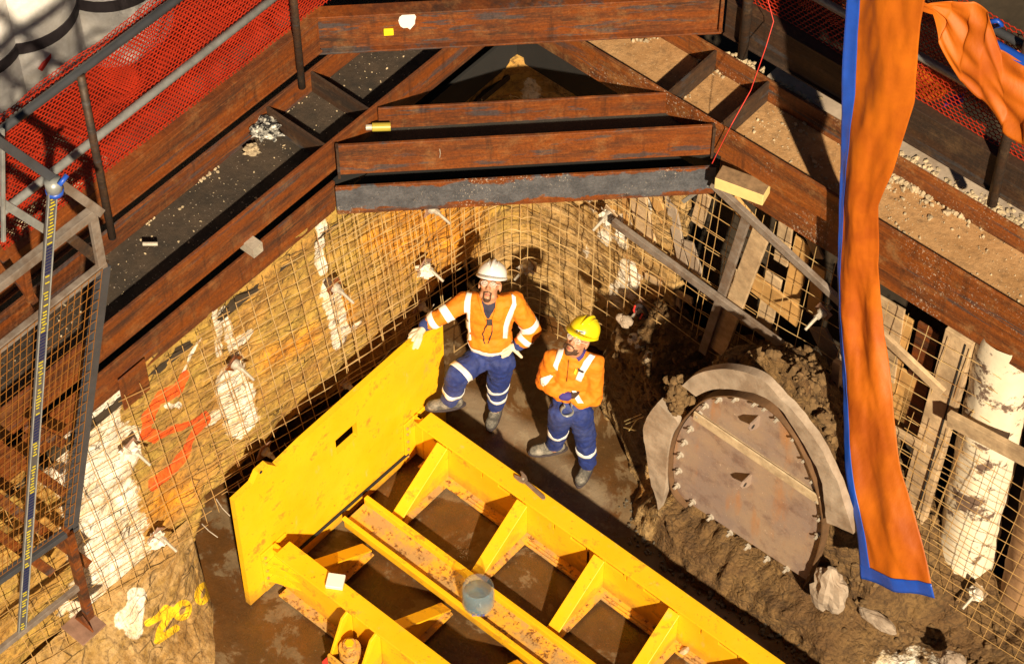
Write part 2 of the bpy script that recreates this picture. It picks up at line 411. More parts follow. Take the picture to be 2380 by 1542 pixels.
def wall_or(UV):
    o = left_mask(W_or, .9)(UV)
    return np.maximum(o, np.maximum(soft(seg_dist(UV, [(.35, 1.9), (.8, 1.7)]), .16, .2)*.9, soft(seg_dist(UV, [(.1, 2.4), (.3, 1.5)]), .08, .1)*.5))
def wall_brown(UV):
    s, z = UV[:, 0], UV[:, 1]
    a = np.clip((s+.05)/.25, 0, 1)*.85
    b = np.clip((1.15-z)/.5, 0, 1)*np.clip((s+1.9)/.6, 0, 1)*.8
    return np.maximum(a, b)
rock = surface('rock_wall', wall_fn, us, zs, M['wall'], keep=lambda s, z: z > bottom_edge(s), solid=.10,
    masks=dict(white=wall_white, red=left_mask(W_red, .25), orange=wall_or, brown=wall_brown))
tag(rock, 'ochre rock face of the shaft with white grout runs and a red sprayed S', 'rock wall')

# rock spreading out into the pit at the near end of the left wall
def proj(P):
    d = Vector(P)-CAM; w_ = d.dot(FW); return (1190+FPX*d.dot(RT)/w_, 771-FPX*d.dot(UPV)/w_)
AF = [(-.10, -3.26), (-.02, -3.30), (.20, -3.42), (.46, -3.64), (.75, -3.92), (1.10, -4.30), (1.4, -4.75), (1.6, -5.3)]
AT = [(-.08, -3.30), (-.02, -3.36), (-.02, -3.52), (-.02, -3.75), (-.02, -4.05), (-.02, -4.5), (0, -5.1), (0, -5.9)]
def cur(T, k):
    k = k*(len(T)-1); i = min(int(k), len(T)-2); f = k-i; return T[i][0]+(T[i+1][0]-T[i][0])*f, T[i][1]+(T[i+1][1]-T[i][1])*f
def apron_fn(k, t):
    fx, fy = cur(AF, k); tx, ty = cur(AT, k); zt = .85 if k > .1 else .85
    e = t**1.0; x = fx+(tx-fx)*(e**.8); y = fy+(ty-fy)*e; z = -.05+(zt+.05)*t**1.15
    n_ = .05*fbm((x*2.2, y*2.2, z*2.2+4), 6)+.018*noise.noise(Vector((x*11, y*11, z*11))); a_ = math.sin(math.pi*min(1, t*1.0))**.5*min(1, k*8+.2)
    return Vector((x+n_*a_, y-n_*a_*.6, z+n_*a_*.8))
_apc = {}
def px_mask(strokes, soft_):
    def f(UV):
        P = np.array([proj(apron_fn(a, b)) for a, b in UV]) if 'p' not in _apc else _apc['p']; _apc['p'] = P
        o = np.zeros(len(P))
        for pts, r in strokes: o = np.maximum(o, soft(seg_dist(P, pts), r, r*soft_))
        return o
    return f
def ringpts(cx, cy, rx, ry, rot=-.5, n=14): return [(cx+rx*math.cos(a)*math.cos(rot)-ry*math.sin(a)*math.sin(rot), cy+rx*math.cos(a)*math.sin(rot)+ry*math.sin(a)*math.cos(rot)) for a in np.linspace(0, 6.283, n)]
ap_yel = [([(343, 1447), (368, 1434), (386, 1412), (402, 1418), (372, 1462), (366, 1488), (410, 1458)], 8), ([(368, 1434), (392, 1430)], 5), (ringpts(424, 1417, 14, 19, .5), 7), (ringpts(472, 1378, 12, 21, .35), 7)]
ap_whi = [([(318, 1385), (312, 1420), (285, 1440)], 22), ([(312, 1420), (310, 1465)], 20)]
ap = surface('rock_apron', apron_fn, np.linspace(0, 1, 150), np.linspace(0, 1, 70), M['wall'], masks=dict(yel=px_mask(ap_yel, .3), white=px_mask(ap_whi, .5), brown=lambda UV: .75+0*UV[:, 0]))
tag(ap, 'lumpy rock foot of the left wall with yellow sprayed 200 and white splash', 'rock')
# ground, floor, dark cavity behind the face
def floor_fn(x, y):
    z = .02*fbm((x*1.2, y*1.2, 0)) + .006*fbm((x*6, y*6, 3.))
    z += -.02
    return Vector((x, y, z))
def fl_water(UV):
    p = px2([(1440, 1290), (1700, 1480), (1950, 1500), (2100, 1560)], 'Z', 0, (0, 1))
    a = soft(seg_dist(UV, p), .13, .12)
    p2 = px2([(1120, 1010), (1300, 1180), (1440, 1290)], 'Z', 0, (0, 1))
    return np.maximum(a, soft(seg_dist(UV, p2), .05, .06)*.6)
def fl_pale(UV):
    p = px2([(1090, 930), (1200, 1000), (1290, 1030)], 'Z', 0, (0, 1)); q = px2([(1280, 1060), (1400, 1160)], 'Z', 0, (0, 1))
    r = px2([(1340, 1530), (1440, 1600)], 'Z', 0, (0, 1))
    return np.maximum(soft(seg_dist(UV, p), .10, .05)*.55, np.maximum(soft(seg_dist(UV, q), .07, .05)*.4, 0))
fl = surface('ground', floor_fn, np.arange(-1.3, 8.6, .05), np.arange(-9.5, .6, .05), M['floor'], masks=dict(water=fl_water, pale=fl_pale))
tag(fl, kind='structure')
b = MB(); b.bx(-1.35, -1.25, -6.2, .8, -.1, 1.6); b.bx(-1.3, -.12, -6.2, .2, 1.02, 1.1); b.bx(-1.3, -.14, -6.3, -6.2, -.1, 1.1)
tag(b.build('tunnel_side', M['black']), kind='structure')  # cavity faces coloured black to hold its deep shade
# ground beyond the frame (upper level)
def g2(x, y): return Vector((x, y, 2.55+.05*fbm((x*1.5, y*1.5, 1.))))
gr = surface('upper_ground', g2, np.arange(-9, 12, .15), np.arange(-9.5, 10, .15), M['soil'], keep=lambda x, y: (x < -.62 or y > .55))
tag(gr, kind='structure')
b = MB(); b.bx(-.66, -.60, -9.5, .6, 1.0, 2.6); b.bx(-.66, 9, .55, .62, -.1, 2.6); b.bx(-.6, .0, -9, .5, 2.50, 2.56)
tag(b.build('terrain_edge', M['soil']), kind='structure')
# ------------------------------------------------------------------ steel frames
def girder(name, label, axis, inner, outer, lo, hi, z0, z1, zweb, mi, mw, stiff=(), inner_lo=None, th=.022, mo=None, group=None, lo_o=None):
    """H-girder lying on its side: two upright flanges and a flat web. axis 'y': runs along Y at X=inner..outer"""
    t = thing(name, label, 'steel beam', ((inner+outer)/2, hi, z0) if axis == 'y' else (lo, (inner+outer)/2, z0), group)
    sg = 1 if outer > inner else -1
    def B(a0, a1, l0, l1, q0, q1):
        a0, a1 = min(a0, a1), max(a0, a1); b = MB()
        return b.bx(a0, a1, l0, l1, q0, q1) if axis == 'y' else b.bx(l0, l1, a0, a1, q0, q1)
    il = lo if inner_lo is None else inner_lo; ol = lo if lo_o is None else lo_o
    B(inner, inner+sg*th, il[0] if isinstance(il, tuple) else il, il[1] if isinstance(il, tuple) else hi, z0, z1).build('flange', mi, t, bevel=.004)
    B(outer, outer-sg*th, ol, hi, z0, z1).build('flange', mo or mi, t, bevel=.004)
    B(inner+sg*(th+.001), outer-sg*(th+.001), lo, hi, zweb-.01, zweb+.01).build('web', mw, t)
    for s in stiff: B(inner+sg*(th+.002), outer-sg*(th+.002), s-.008, s+.008, zweb+.0105, z1-.004).build('stiffener', M['darksteel'], t)
    return t
# upper frame
ZU0, ZU1, ZUW = 3.035, 3.30, 3.11
girder('wide_steel_beam', 'wide rusty beam of the upper frame on the left, dark dusty web with stones, two cross stiffeners', 'y', .02, -.52, -6.6, .40, ZU0, ZU1, ZUW, M['rusty'], M['deckL'], (-1.84, -1.44), inner_lo=(-6.6, -.10))
girder('wide_steel_beam', 'wide beam of the upper frame on the right, its web covered in sandy mud and rubble', 'x', -.12, .41, .025, 6.8, ZU0, ZU1, ZUW, M['dusty'], M['deckR'], (1.33, 1.75), lo_o=.025)
def diag_plate(k, x0, x1, z0, z1, th, out=1):
    """upright plate on the line X-Y=k between X=x0..x1"""
    d = Vector((1, -1, 0)).normalized()*th*out; a = Vector((x0, x0-k, z0)); c = Vector((x1, x1-k, z0)); h = Vector((0, 0, z1-z0))
    return MB().prism([a, c, c+h, a+h], d)
def diag_beam(name, label, k1, xa, xb, k2, xc, xd, z0, z1, zw, m, mw, m2):
    t = thing(name, label, 'steel beam', ((xa+xb)/2, (xa+xb)/2-k1, z0))
    diag_plate(k1, xa, xb, z0, z1, .022, 1).build('flange', m, t, bevel=.004)
    diag_plate(k2, xc, xd, z0, z1, .018, -1).build('flange', m2, t, bevel=.004)
    MB().prism([(xa, xa-k1, zw), (xb, xb-k1, zw), (xd, xd-k2, zw), (xc, xc-k2, zw)], (0, 0, .02)).build('web', mw, t)
    return t
dU = diag_beam('corner_strut', 'rusty cross strut of the upper frame spanning the corner, with a dark web behind it', 1.84, .045, 1.715, 1.45, .045, 1.33, ZU0, ZU1, ZUW-.01, M['rustd'], M['deckC'], M['rustd'])
for x in (.05, 1.708):
    MB().prism([(x-.004, x-1.84-.004, ZU0-.01), (x+.03, x-1.84-.034, ZU0-.01), (x+.03, x-1.84-.034, ZU1+.004), (x-.004, x-1.84-.004, ZU1+.004)], (.012, .012, 0)).build('end_plate', M['darksteel'], dU)
# lower frame
ZL0, ZL1 = 2.66, 2.925
girder('lower_steel_beam', 'scraped rusty beam of the lower frame along the top of the ochre rock wall', 'y', .012, -.50, -6.6, .38, ZL0, ZL1, 2.8, M['rusty'], M['black'], inner_lo=(-6.6, -1.79))
girder('lower_steel_beam', 'orange beam of the lower frame on the right above the timbers, white scuffs on its face', 'x', -.03, .46, .0, 6.8, ZL0, ZL1, 2.8, M['dusty'], M['black'], inner_lo=(1.72, 6.8))
lc = thing('corner_flanges', 'black lower flanges meeting in the corner, seen through the triangular opening', 'steel beam', (0, 0, ZL0))
MB().bx(-.010, .012, -1.785, -.005, ZL0, ZL1).build('flange', M['black'], lc); MB().bx(.014, 1.715, -.03, -.008, ZL0, ZL1).build('flange', M['black'], lc)  # corner stretch of the lower flanges coloured black
diag_beam('corner_strut', 'lower cross strut over the corner with blue grey mill scale and white specks', 1.84, .03, 1.74, 1.50, .03, 1.40, ZL0, ZL1-.01, 2.76, M['scale'], M['black'], M['black'])
# scorch marks and small things on the beams
b = MB(); b.bx(-.02, .10, -2.60, -2.52, 2.97, 2.975); b.bx(-.02, .10, -2.60, -2.52, 3.045, 3.05); b.bx(-.02, .10, -2.60, -2.595, 2.975, 3.045); b.bx(-.02, .10, -2.525, -2.52, 2.975, 3.045)
tag(b.build('square_tube', M['bolt']), 'short square tube end poking out between the two left beams', 'steel tube')
b = MB(); b.bx(.036, .046, -3.72, -3.50, 2.50, 2.80); tag(b.build('steel_plate', M['rusty'], bevel=.003), 'rusty square plate welded to the lower left beam, hanging over the rock', 'steel plate')
b = MB(); p = U(1660, 402, 'Z', 3.02); b.bar((p.x+.02, p.y+.02, 2.985), (p.x+.34, p.y+.10, 2.985), .12, .10)
tag(b.build('timber_block', [M['planktop'], M['freshwood']], bevel=.004), 'short timber block wedged between the frames at the right end of the cross strut', 'timber block')
blk = bpy.data.objects['timber_block']
for f in blk.data.polygons:
    if f.normal.z < .5: f.material_index = 1
# outer ring beams with fences on them
def ring_beam(label, axis, c, lo, hi, z0, z1, m, sg):
    t = thing('edge_beam', label, 'steel beam', (c, hi, z0) if axis == 'y' else (lo, c, z0))
    def B(a0, a1, q0, q1):
        a0, a1 = min(a0, a1), max(a0, a1); b = MB()
        return b.bx(a0, a1, lo, hi, q0, q1) if axis == 'y' else b.bx(lo, hi, a0, a1, q0, q1)
    B(c, c+sg*.014, z0+.016, z1-.016).build('web', m, t)
    B(c-sg*.02, c+sg*.10, z0, z0+.014).build('flange', m, t, bevel=.003)
    B(c-sg*.004, c+sg*.10, z1-.014, z1).build('flange', m, t, bevel=.003)
    return t
ring_beam('rusty edge beam under the left red netting fence', 'y', -.33, -6.6, -1.50, 3.64, 3.92, M['rusty'], -1)
ring_beam('dark brown edge beam under the right netting fence', 'x', .27, 1.46, 6.8, 3.62, 3.91, M['darksteel'], 1)
t = thing('edge_beam', 'rusty channel beam crossing the top of the picture with lamp glare on it painted as a white blob', 'steel beam', (.5, -.6, 3.6))
k = 1.12; diag_plate(k, -.41, 1.42, 3.616, 3.905, .016, -1).build('web', M['rustd'], t)
for z in (3.6, 3.906):
    MB().prism([(-.41, -.41-k, z), (1.42, 1.42-k, z), (1.42+.0, 1.42-k, z), (1.42-.045, 1.42-k+.045, z), (-.41-.045, -.41-k+.045, z)], (0, 0, .015)).build('flange', M['rustd'], t)
d = Vector((1, -1, 0)).normalized()*.035
for z in (3.6, 3.906):
    MB().prism([Vector((-.41, -.41-k, z)), Vector((1.42, 1.42-k, z)), Vector((1.42, 1.42-k, z))+d, Vector((-.41, -.41-k, z))+d], (0, 0, .015)).build('flange', M['rustd'], t, bevel=.003)
for x in (-.405, 1.40): MB().prism([Vector((x, x-k, 3.617))+d*.02, Vector((x+.012, x+.012-k, 3.617))+d*.02, Vector((x+.012, x+.012-k, 3.904))+d*.02, Vector((x, x-k, 3.904))+d*.02], d*.95).build('end_plate', M['rustd'], t)
# lamp glare on the channel, painted as a thin raised white blob
def on_diag(px, py, k):
    r = FW + RT*((px-1190)/FPX) + UPV*((771-py)/FPX); n = Vector((1, -1, 0)); s = (k-n.dot(CAM))/n.dot(r); return CAM+r*s
def blob(pts3, vec): return MB().prism(pts3, vec)
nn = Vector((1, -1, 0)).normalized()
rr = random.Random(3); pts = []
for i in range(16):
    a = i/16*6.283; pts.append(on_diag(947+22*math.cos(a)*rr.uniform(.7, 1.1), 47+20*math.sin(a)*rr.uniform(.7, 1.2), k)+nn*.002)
blob(pts, nn*.003).build('painted_glare', M['white'], t)
p = on_diag(903, 72, k)+nn*.002; e = Vector((1, 1, 0)).normalized()
tag(MB().prism([p-e*.03-Vector((0, 0, .02)), p+e*.03-Vector((0, 0, .02)), p+e*.03+Vector((0, 0, .025)), p-e*.03+Vector((0, 0, .025))], nn*.02).build('reflector', M['yblock'], bevel=.003), 'small bright yellow block stuck on the top cross beam', 'reflector')

# ------------------------------------------------------------------ fences
def hexnet(axis, c, lo, hi, z0, z1, cell, r, sag=.02, seed=1):
    """honeycomb netting in the plane axis=c"""
    b = MB(); w = cell; h = cell*.9; rows = int((z1-z0)/(h*.75)); cols = int((hi-lo)/w)
    def P(u, z):
        o = sag*noise.noise(Vector((u*1.3, z*1.7, seed))) + .3*sag*noise.noise(Vector((u*5, z*5, seed)))
        return Vector((c+o, u, z)) if axis == 'y' else Vector((u, c+o, z))
    def edge(p, q):
        nrm = Vector((1, 0, 0)) if axis == 'y' else Vector((0, 1, 0)); d = (q-p).normalized(); a = d.cross(nrm)*r
        n2 = nrm*r; v = [p+a, p-a*.5+n2, p-a*.5-n2, q+a, q-a*.5+n2, q-a*.5-n2]
        b.add(v, [(0, 1, 4, 3), (1, 2, 5, 4), (2, 0, 3, 5)])
    for i in range(rows):
        for j in range(cols):
            u = lo+(j+(i % 2)*.5)*w; z = z0+i*h*.75
            edge(P(u, z), P(u, z+h*.5)); edge(P(u, z+h*.5), P(u+w/2, z+h*.75)); edge(P(u, z+h*.5), P(u-w/2, z+h*.75))
    return b
fL = thing('safety_fence', 'left fence of dark posts and rails backed with red orange safety netting', 'fence', (-.33, -3.3, 3.92))
for y in (-4.95, -3.32, -1.71): MB().tube([(-.30, y, 3.50), (-.30, y, 4.86)], .024, 10).build('post', M['darksteel'], fL, smooth=True)
MB().tube([(-.33, -6.4, 4.85), (-.33, -1.3, 4.86)], .027, 10).build('top_rail', M['channel'], fL, smooth=True)
MB().tube([(-.35, -6.4, 4.26), (-.35, -4.0, 4.26), (-.35, -1.2, 4.33)], .026, 12).build('middle_rail', M['galv'], fL, smooth=True)
hexnet('y', -.385, -5.3, -1.15, 3.90, 4.88, .034, .0040, seed=1).build('netting', M['net'], fL)
hexnet('y', -.425, -5.3, -1.15, 3.91, 4.86, .031, .0034, .05, seed=4).build('netting', M['net'], fL)
fR = thing('safety_fence', 'right fence with red netting standing on the dark edge beam behind the hanging tarpaulin', 'fence', (3.0, .29, 3.91))
for x in (1.63, 3.49, 5.2): MB().tube([(x, .24, 3.55), (x, .24, 4.9)], .033, 10).build('post', M['darksteel'], fR, smooth=True)
MB().tube([(1.3, .29, 4.80), (6.6, .29, 4.80)], .027, 10).build('top_rail', M['channel'], fR, smooth=True)
MB().tube([(1.3, .31, 4.28), (6.6, .31, 4.28)], .026, 10).build('middle_rail', M['galv'], fR, smooth=True)
hexnet('x', .345, 1.35, 4.6, 3.89, 4.84, .040, .0036, seed=2).build('netting', M['net'], fR)
# second net, loosely bunched
hexnet('x', .40, 1.9, 4.3, 4.05, 4.7, .034, .0034, .06, seed=6).build('netting', M['net2'], fR)
b = MB(); b.tube([U(1782, -10, 'Y', .22), U(1798, 50, 'Y', .2), U(1780, 110, 'Y', .1), U(1745, 210, 'Y', 0), U(1700, 290, 'Y', -.16), U(1672, 345, 'Y', -.16), U(1655, 380, 'Y', -.18)], .0028, 5)
tag(b.build('string_line', M['redpaint']), 'thin crimson string running down from the right fence to the end of the cross strut', 'string')

# concrete piles behind the left fence
def pile(px, py, rad, label):
    p = U(px, py, 'Z', 2.6); c = Vector((p.x-.2, p.y+.2, 2.5)); t = thing('concrete_pile', label, 'pile', c, 'white concrete piles behind the left fence')
    b = MB(); n = 40; prof = [(0, .90), (.05, .97), (.2, 1.0), (.6, 1.0), (1.0, .99), (1.6, 1.0), (2.6, 1.0), (3.5, 1.0)]
    vs = []; fs = []
    for z, k in prof:
        for j in range(n):
            a = 6.283*j/n; w = rad*k*(1+.02*noise.noise(Vector((math.cos(a)*2, math.sin(a)*2, z*2+px)))); vs.append((c.x+w*math.cos(a), c.y+w*math.sin(a), c.z+z))
    for i in range(len(prof)-1):
        for j in range(n): fs.append((i*n+j, i*n+(j+1) % n, (i+1)*n+(j+1) % n, (i+1)*n+j))
    fs.append(tuple(range((len(prof)-1)*n, len(prof)*n))); b.add(vs, fs)
    b.build('shaft', M['pile'], t, smooth=True)
    for z in (.58, 1.5):
        b = MB(); vs = []; fs = []
        for dz, k in ((0, 1.003), (.0, 1.022), (.095, 1.022), (.095, 1.003)):
            for j in range(n): a = 6.283*j/n; vs.append((c.x+rad*k*math.cos(a), c.y+rad*k*math.sin(a), c.z+z+dz))
        for i in range(4):
            for j in range(n): fs.append((i*n+j, i*n+(j+1) % n, ((i+1) % 4)*n+(j+1) % n, ((i+1) % 4)*n+j))
        b.add(vs, fs).build('band', M['strap'], t, smooth=False)
    return t, c
pile(268, 118, .40, 'widest white pile, nearest the top rail, with a dark band near its foot')
t1, c1 = pile(62, 215, .40, 'middle white pile with a small red paint mark below its dark band')
pile(-60, 290, .38, 'leftmost yellowish pile cut by the edge of the picture')
q = U(112, 128, 'X', c1.x+.36); b = MB(); b.bar(q+Vector((.02, -.10, -.05)), q+Vector((.02, .06, .05)), .02, .03); b.build('paint_mark', M['redpaint'], t1)
b = MB()
for i in range(120):
    b.rock((RND.uniform(-1.9, -1.2), RND.uniform(-3.6, -2.4), 2.6), RND.uniform(.02, .07))
tag(b.build('rubble', M['clod']), 'loose pale rubble on the dark ground behind the left fence', 'rubble', kind='stuff')

# ------------------------------------------------------------------ rubble on the beams
def scatter(pts, n, sx, rmin, rmax, z, m, name, label, kind='stuff'):
    b = MB()
    for i in range(n):
        c = pts[RND.randrange(len(pts))]; q = U(c[0]+RND.gauss(0, sx), c[1]+RND.gauss(0, sx), 'Z', z)
        r = rmin*((rmax/rmin)**(RND.random()**3))
        b.rock((q.x, q.y, z+r*.3), r)
    return b
def keepY(b, ax, lo, hi):
    return b
def scatter_web(axis, n, a0, a1, l0, l1, rmin, rmax, clusters=()):
    b = MB()
    for i in range(n):
        a = RND.uniform(a0, a1); l = RND.uniform(l0, l1); r = rmin*((rmax/rmin)**(RND.random()**2.5))
        c = (a, l) if axis == 'y' else (l, a); b.rock((c[0], c[1], ZUW+.01+r*.3), r)
    for (px, py, k, sp, r1) in clusters:
        q = U(px, py, 'Z', ZUW)
        for i in range(k):
            r = rmin*((r1/rmin)**(RND.random()**1.5)); x = q.x+RND.gauss(0, sp); y = q.y+RND.gauss(0, sp)
            if axis == 'y': x = min(max(x, -.49), -.01)
            else: y = min(max(y, -.09), .38)
            b.rock((x, y, ZUW+.01+r*.4), r)
    return b
tag(scatter_web('y', 260, -.49, -.01, -4.6, -.8, .003, .012, [(600, 300, 10, .04, .02), (470, 400, 14, .05, .018), (330, 500, 10, .03, .02), (640, 250, 30, .05, .008)]).build('grit', M['clod']), 'pale grit and small stones lying on the dark left beam', 'rubble', kind='stuff')
tag(scatter_web('x', 700, -.09, .38, 1.8, 5.2, .003, .014, [(2120, 400, 260, .10, .03), (2150, 450, 80, .12, .03), (2270, 500, 20, .06, .03), (2230, 490, 12, .03, .03), (1870, 300, 14, .04, .02), (1900, 380, 12, .03, .03), (1930, 430, 8, .03, .03), (1815, 265, 6, .02, .02), (2080, 560, 20, .05, .03), (1890, 240, 6, .03, .02), (1990, 330, 20, .05, .02), (1650, 160, 60, .05, .018), (1580, 225, 40, .03, .018), (1480, 80, 40, .06, .02), (2290, 560, 14, .04, .02)]).build('rubble', M['clod']), 'sandy clods and stones scattered over the muddy right beam', 'rubble', kind='stuff')
b = MB()
for (a, c, n, s) in (((1740, 85), (1800, 120), 30, .02), ((1870, 120), (1960, 180), 60, .03), ((2080, 350), (2380, 560), 120, .03), ((2300, 440), (2380, 500), 80, .06)):
    for i in range(n):
        tt = RND.random(); q = U(a[0]+(c[0]-a[0])*tt, a[1]+(c[1]-a[1])*tt, 'Z', 3.30); r = RND.uniform(.005, .025); b.rock((q.x+RND.gauss(0, s), .43+abs(RND.gauss(0, s)), 3.30+r*.3-.04), r)
tag(b.build('crumbs', M['clod']), 'crumbs of dried mortar along the outer edge of the right beam', 'rubble', kind='stuff')
b = MB(); b.bx(1.7, 6.5, .44, .72, 3.05, 3.27); tag(b.build('mortar_bench', M['concrete']), 'pale strip of mortar packed behind the right beam', 'mortar')
# crumpled white bag on the left beam
def crumple(c, r, m, seed, nu=26, nv=16, sq=.5, amp=.6):
    b = MB(); vs = []; fs = []
    for i in range(nv+1):
        ph = math.pi*i/nv
        for j in range(nu):
            t = 6.283*j/nu; d = Vector((math.sin(ph)*math.cos(t), math.sin(ph)*math.sin(t), math.cos(ph)))
            k = 1+amp*noise.noise(d*2.3+Vector((seed, 0, 0)))+.35*amp*noise.noise(d*6+Vector((seed, 0, 0)))
            vs.append(Vector(c)+Vector((d.x, d.y, d.z*sq))*r*k)
    for i in range(nv):
        for j in range(nu): fs.append((i*nu+j, (i+1)*nu+j, (i+1)*nu+(j+1) % nu, i*nu+(j+1) % nu))
    b.add(vs, fs); return b
q = U(615, 300, 'Z', 3.2); tag(crumple((q.x, q.y, 3.21), .085, None, 3, amp=1.3).build('plastic_bag', [plain('black_and_white_film', (.02, .02, .025), .4, .4, 10, dirt=(.85, .84, .8), dirt_amt=1, dsc=22, bump=.3)]), 'crumpled black and white plastic bag lying on the left beam by the stiffener', 'plastic bag')
q = U(585, 350, 'Z', 3.17); tag(crumple((q.x, q.y, 3.175), .045, None, 8, sq=.4).build('paper_scrap', M['clod']), 'small beige scrap just below the crumpled bag', 'paper scrap')
q = U(888, 302, 'Z', 3.17); d = Vector((math.cos(.75), math.sin(.75), 0))
sc = thing('spray_can', 'dirty yellow spray can lying on the dark web behind the cross strut', 'spray can', q)
MB().tube([q-d*.06+Vector((0, 0, .028)), q+d*.055+Vector((0, 0, .028))], .028, 16).build('can', plain('faded_yellow_can', (.40, .33, .05), .4, .3, 12, bump=0), sc, smooth=False)
MB().tube([q-d*.10+Vector((0, 0, .028)), q-d*.062+Vector((0, 0, .028))], .019, 12).build('cap', M['bolt'], sc)
q = U(350, 570, 'Z', 3.17); d = Vector((.75, .65, 0)).normalized()
tag(MB().tube([q-d*.045+Vector((0, 0, .014)), q+d*.045+Vector((0, 0, .014))], .013, 8).build('cartridge', M['bolt']), 'small pale cylinder lying on the left dark beam near the stair top', 'tube')
b = MB(); b.tube([on_diag(1018, 322, 1.84)+nn*.008, on_diag(1023, 350, 1.84)+nn*.026, on_diag(1018, 380, 1.84)+nn*.008], .003, 5)
tag(b.build('wire_scrap', M['bolt']), 'thin bent wire hanging over the face of the upper cross strut', 'wire')

# ------------------------------------------------------------------ yellow steel box: plate, rails, struts
pl = thing('yellow_plate', 'tall yellow steel plate with a square window, standing in front of the rock wall', 'steel plate', (.33, -2.2, 0))
X0, X1 = .30, .345
def pu(px, py): q = U(px, py, 'X', X1); return (q.y, q.z)
outline = [(-3.23, .0), (-1.20, .0), (-1.20, 1.215)] + [pu(955, 800), pu(700, 1027), pu(643, 1083), pu(622, 1078), pu(600, 1098), pu(588, 1125), pu(545, 1165)]
wy0, wz0 = pu(785, 1042); wy1, wz1 = pu(827, 988)
bm = bmesh.new(); vo = [bm.verts.new((X1, y, z)) for y, z in outline]; eo = [bm.edges.new((vo[i], vo[(i+1) % len(vo)])) for i in range(len(vo))]
hole = [(-2.30, .80), (-2.09, .80), (-2.09, .965), (-2.30, .965)]
vh = [bm.verts.new((X1, y, z)) for y, z in hole]; eh = [bm.edges.new((vh[i], vh[(i+1) % 4])) for i in range(4)]
bmesh.ops.triangle_fill(bm, edges=eo+eh, use_beauty=True)
g = bmesh.ops.extrude_face_region(bm, geom=bm.faces[:]); bmesh.ops.translate(bm, verts=[e for e in g['geom'] if isinstance(e, bmesh.types.BMVert)], vec=(X0-X1, 0, 0))
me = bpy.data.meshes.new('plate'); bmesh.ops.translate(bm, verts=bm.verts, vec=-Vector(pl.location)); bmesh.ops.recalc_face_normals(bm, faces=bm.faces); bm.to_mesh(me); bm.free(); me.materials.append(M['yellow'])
o = bpy.data.objects.new('plate', me); COL.objects.link(o); o.parent = pl
q = U(606, 1096, 'X', X1); MB().tube([(X1+.001, q.y, q.z), (X1+.004, q.y, q.z)], .013, 12).build('lifting_hole', M['black'], pl)
MB().tube([(X1+.01, -2.98, .16), (X1+.01, -1.62, .10)], .012, 6).build('hose', M['black'], pl)
for y in (-2.17-.02,): pass

fr = thing('strutted_base', 'yellow steel base of two rails, tapering struts and a centre channel lying on the floor', 'steel frame', (2.5, -2.3, 0))
XE = 6.4
def rail(yc, name, openings):
    t = yc
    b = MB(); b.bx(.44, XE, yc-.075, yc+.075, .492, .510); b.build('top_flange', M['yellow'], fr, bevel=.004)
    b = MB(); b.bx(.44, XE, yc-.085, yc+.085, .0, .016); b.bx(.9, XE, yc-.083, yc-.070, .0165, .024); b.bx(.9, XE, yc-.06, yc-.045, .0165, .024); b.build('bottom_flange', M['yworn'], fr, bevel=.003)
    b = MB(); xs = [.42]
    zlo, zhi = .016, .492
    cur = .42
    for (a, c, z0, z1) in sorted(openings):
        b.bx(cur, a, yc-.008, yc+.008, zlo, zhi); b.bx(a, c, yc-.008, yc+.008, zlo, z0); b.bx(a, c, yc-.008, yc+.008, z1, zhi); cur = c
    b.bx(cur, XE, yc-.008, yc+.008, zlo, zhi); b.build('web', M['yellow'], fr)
    # bolted end plate against the tall plate
    b = MB(); b.bx(X1+.002, X1+.016, yc-.12, yc+.12, .02, .47); b.bx(X1+.017, .43, yc-.012, yc+.012, .02, .488); b.build('end_plate', M['yellow'], fr, bevel=.003)
    for s in (-1, 1):
        for zz in (.08, .17, .26, .35, .42): MB().tube([(X1+.017, yc+s*.095, zz), (X1+.028, yc+s*.095, zz)], .011, 6).build('bolt', M['yworn'], fr)
slots = []
for (xa, ya) in ((1030, 1010), (1180, 1125), (1350, 1252), (1430, 1312), (1520, 1378), (1695, 1500)):
    q = U(xa, ya, 'Y', -1.53); slots.append((q.x-.085, q.x+.085, .33, .40))
    slots.append((q.x-.24, q.x-.225, .30, .41))
YR1, YR2 = -1.53, -2.965
rail(YR1, 'rail', slots); rail(YR2, 'rail', [])
# fan of small stiffeners in the near corner of the second rail
for zz in (.14, .24, .34): MB().prism([(X1+.018, YR2-.009, zz), (.60, YR2-.009, zz), (X1+.018, YR2-.10, zz)], (0, 0, .008)).build('gusset', M['yellow'], fr)
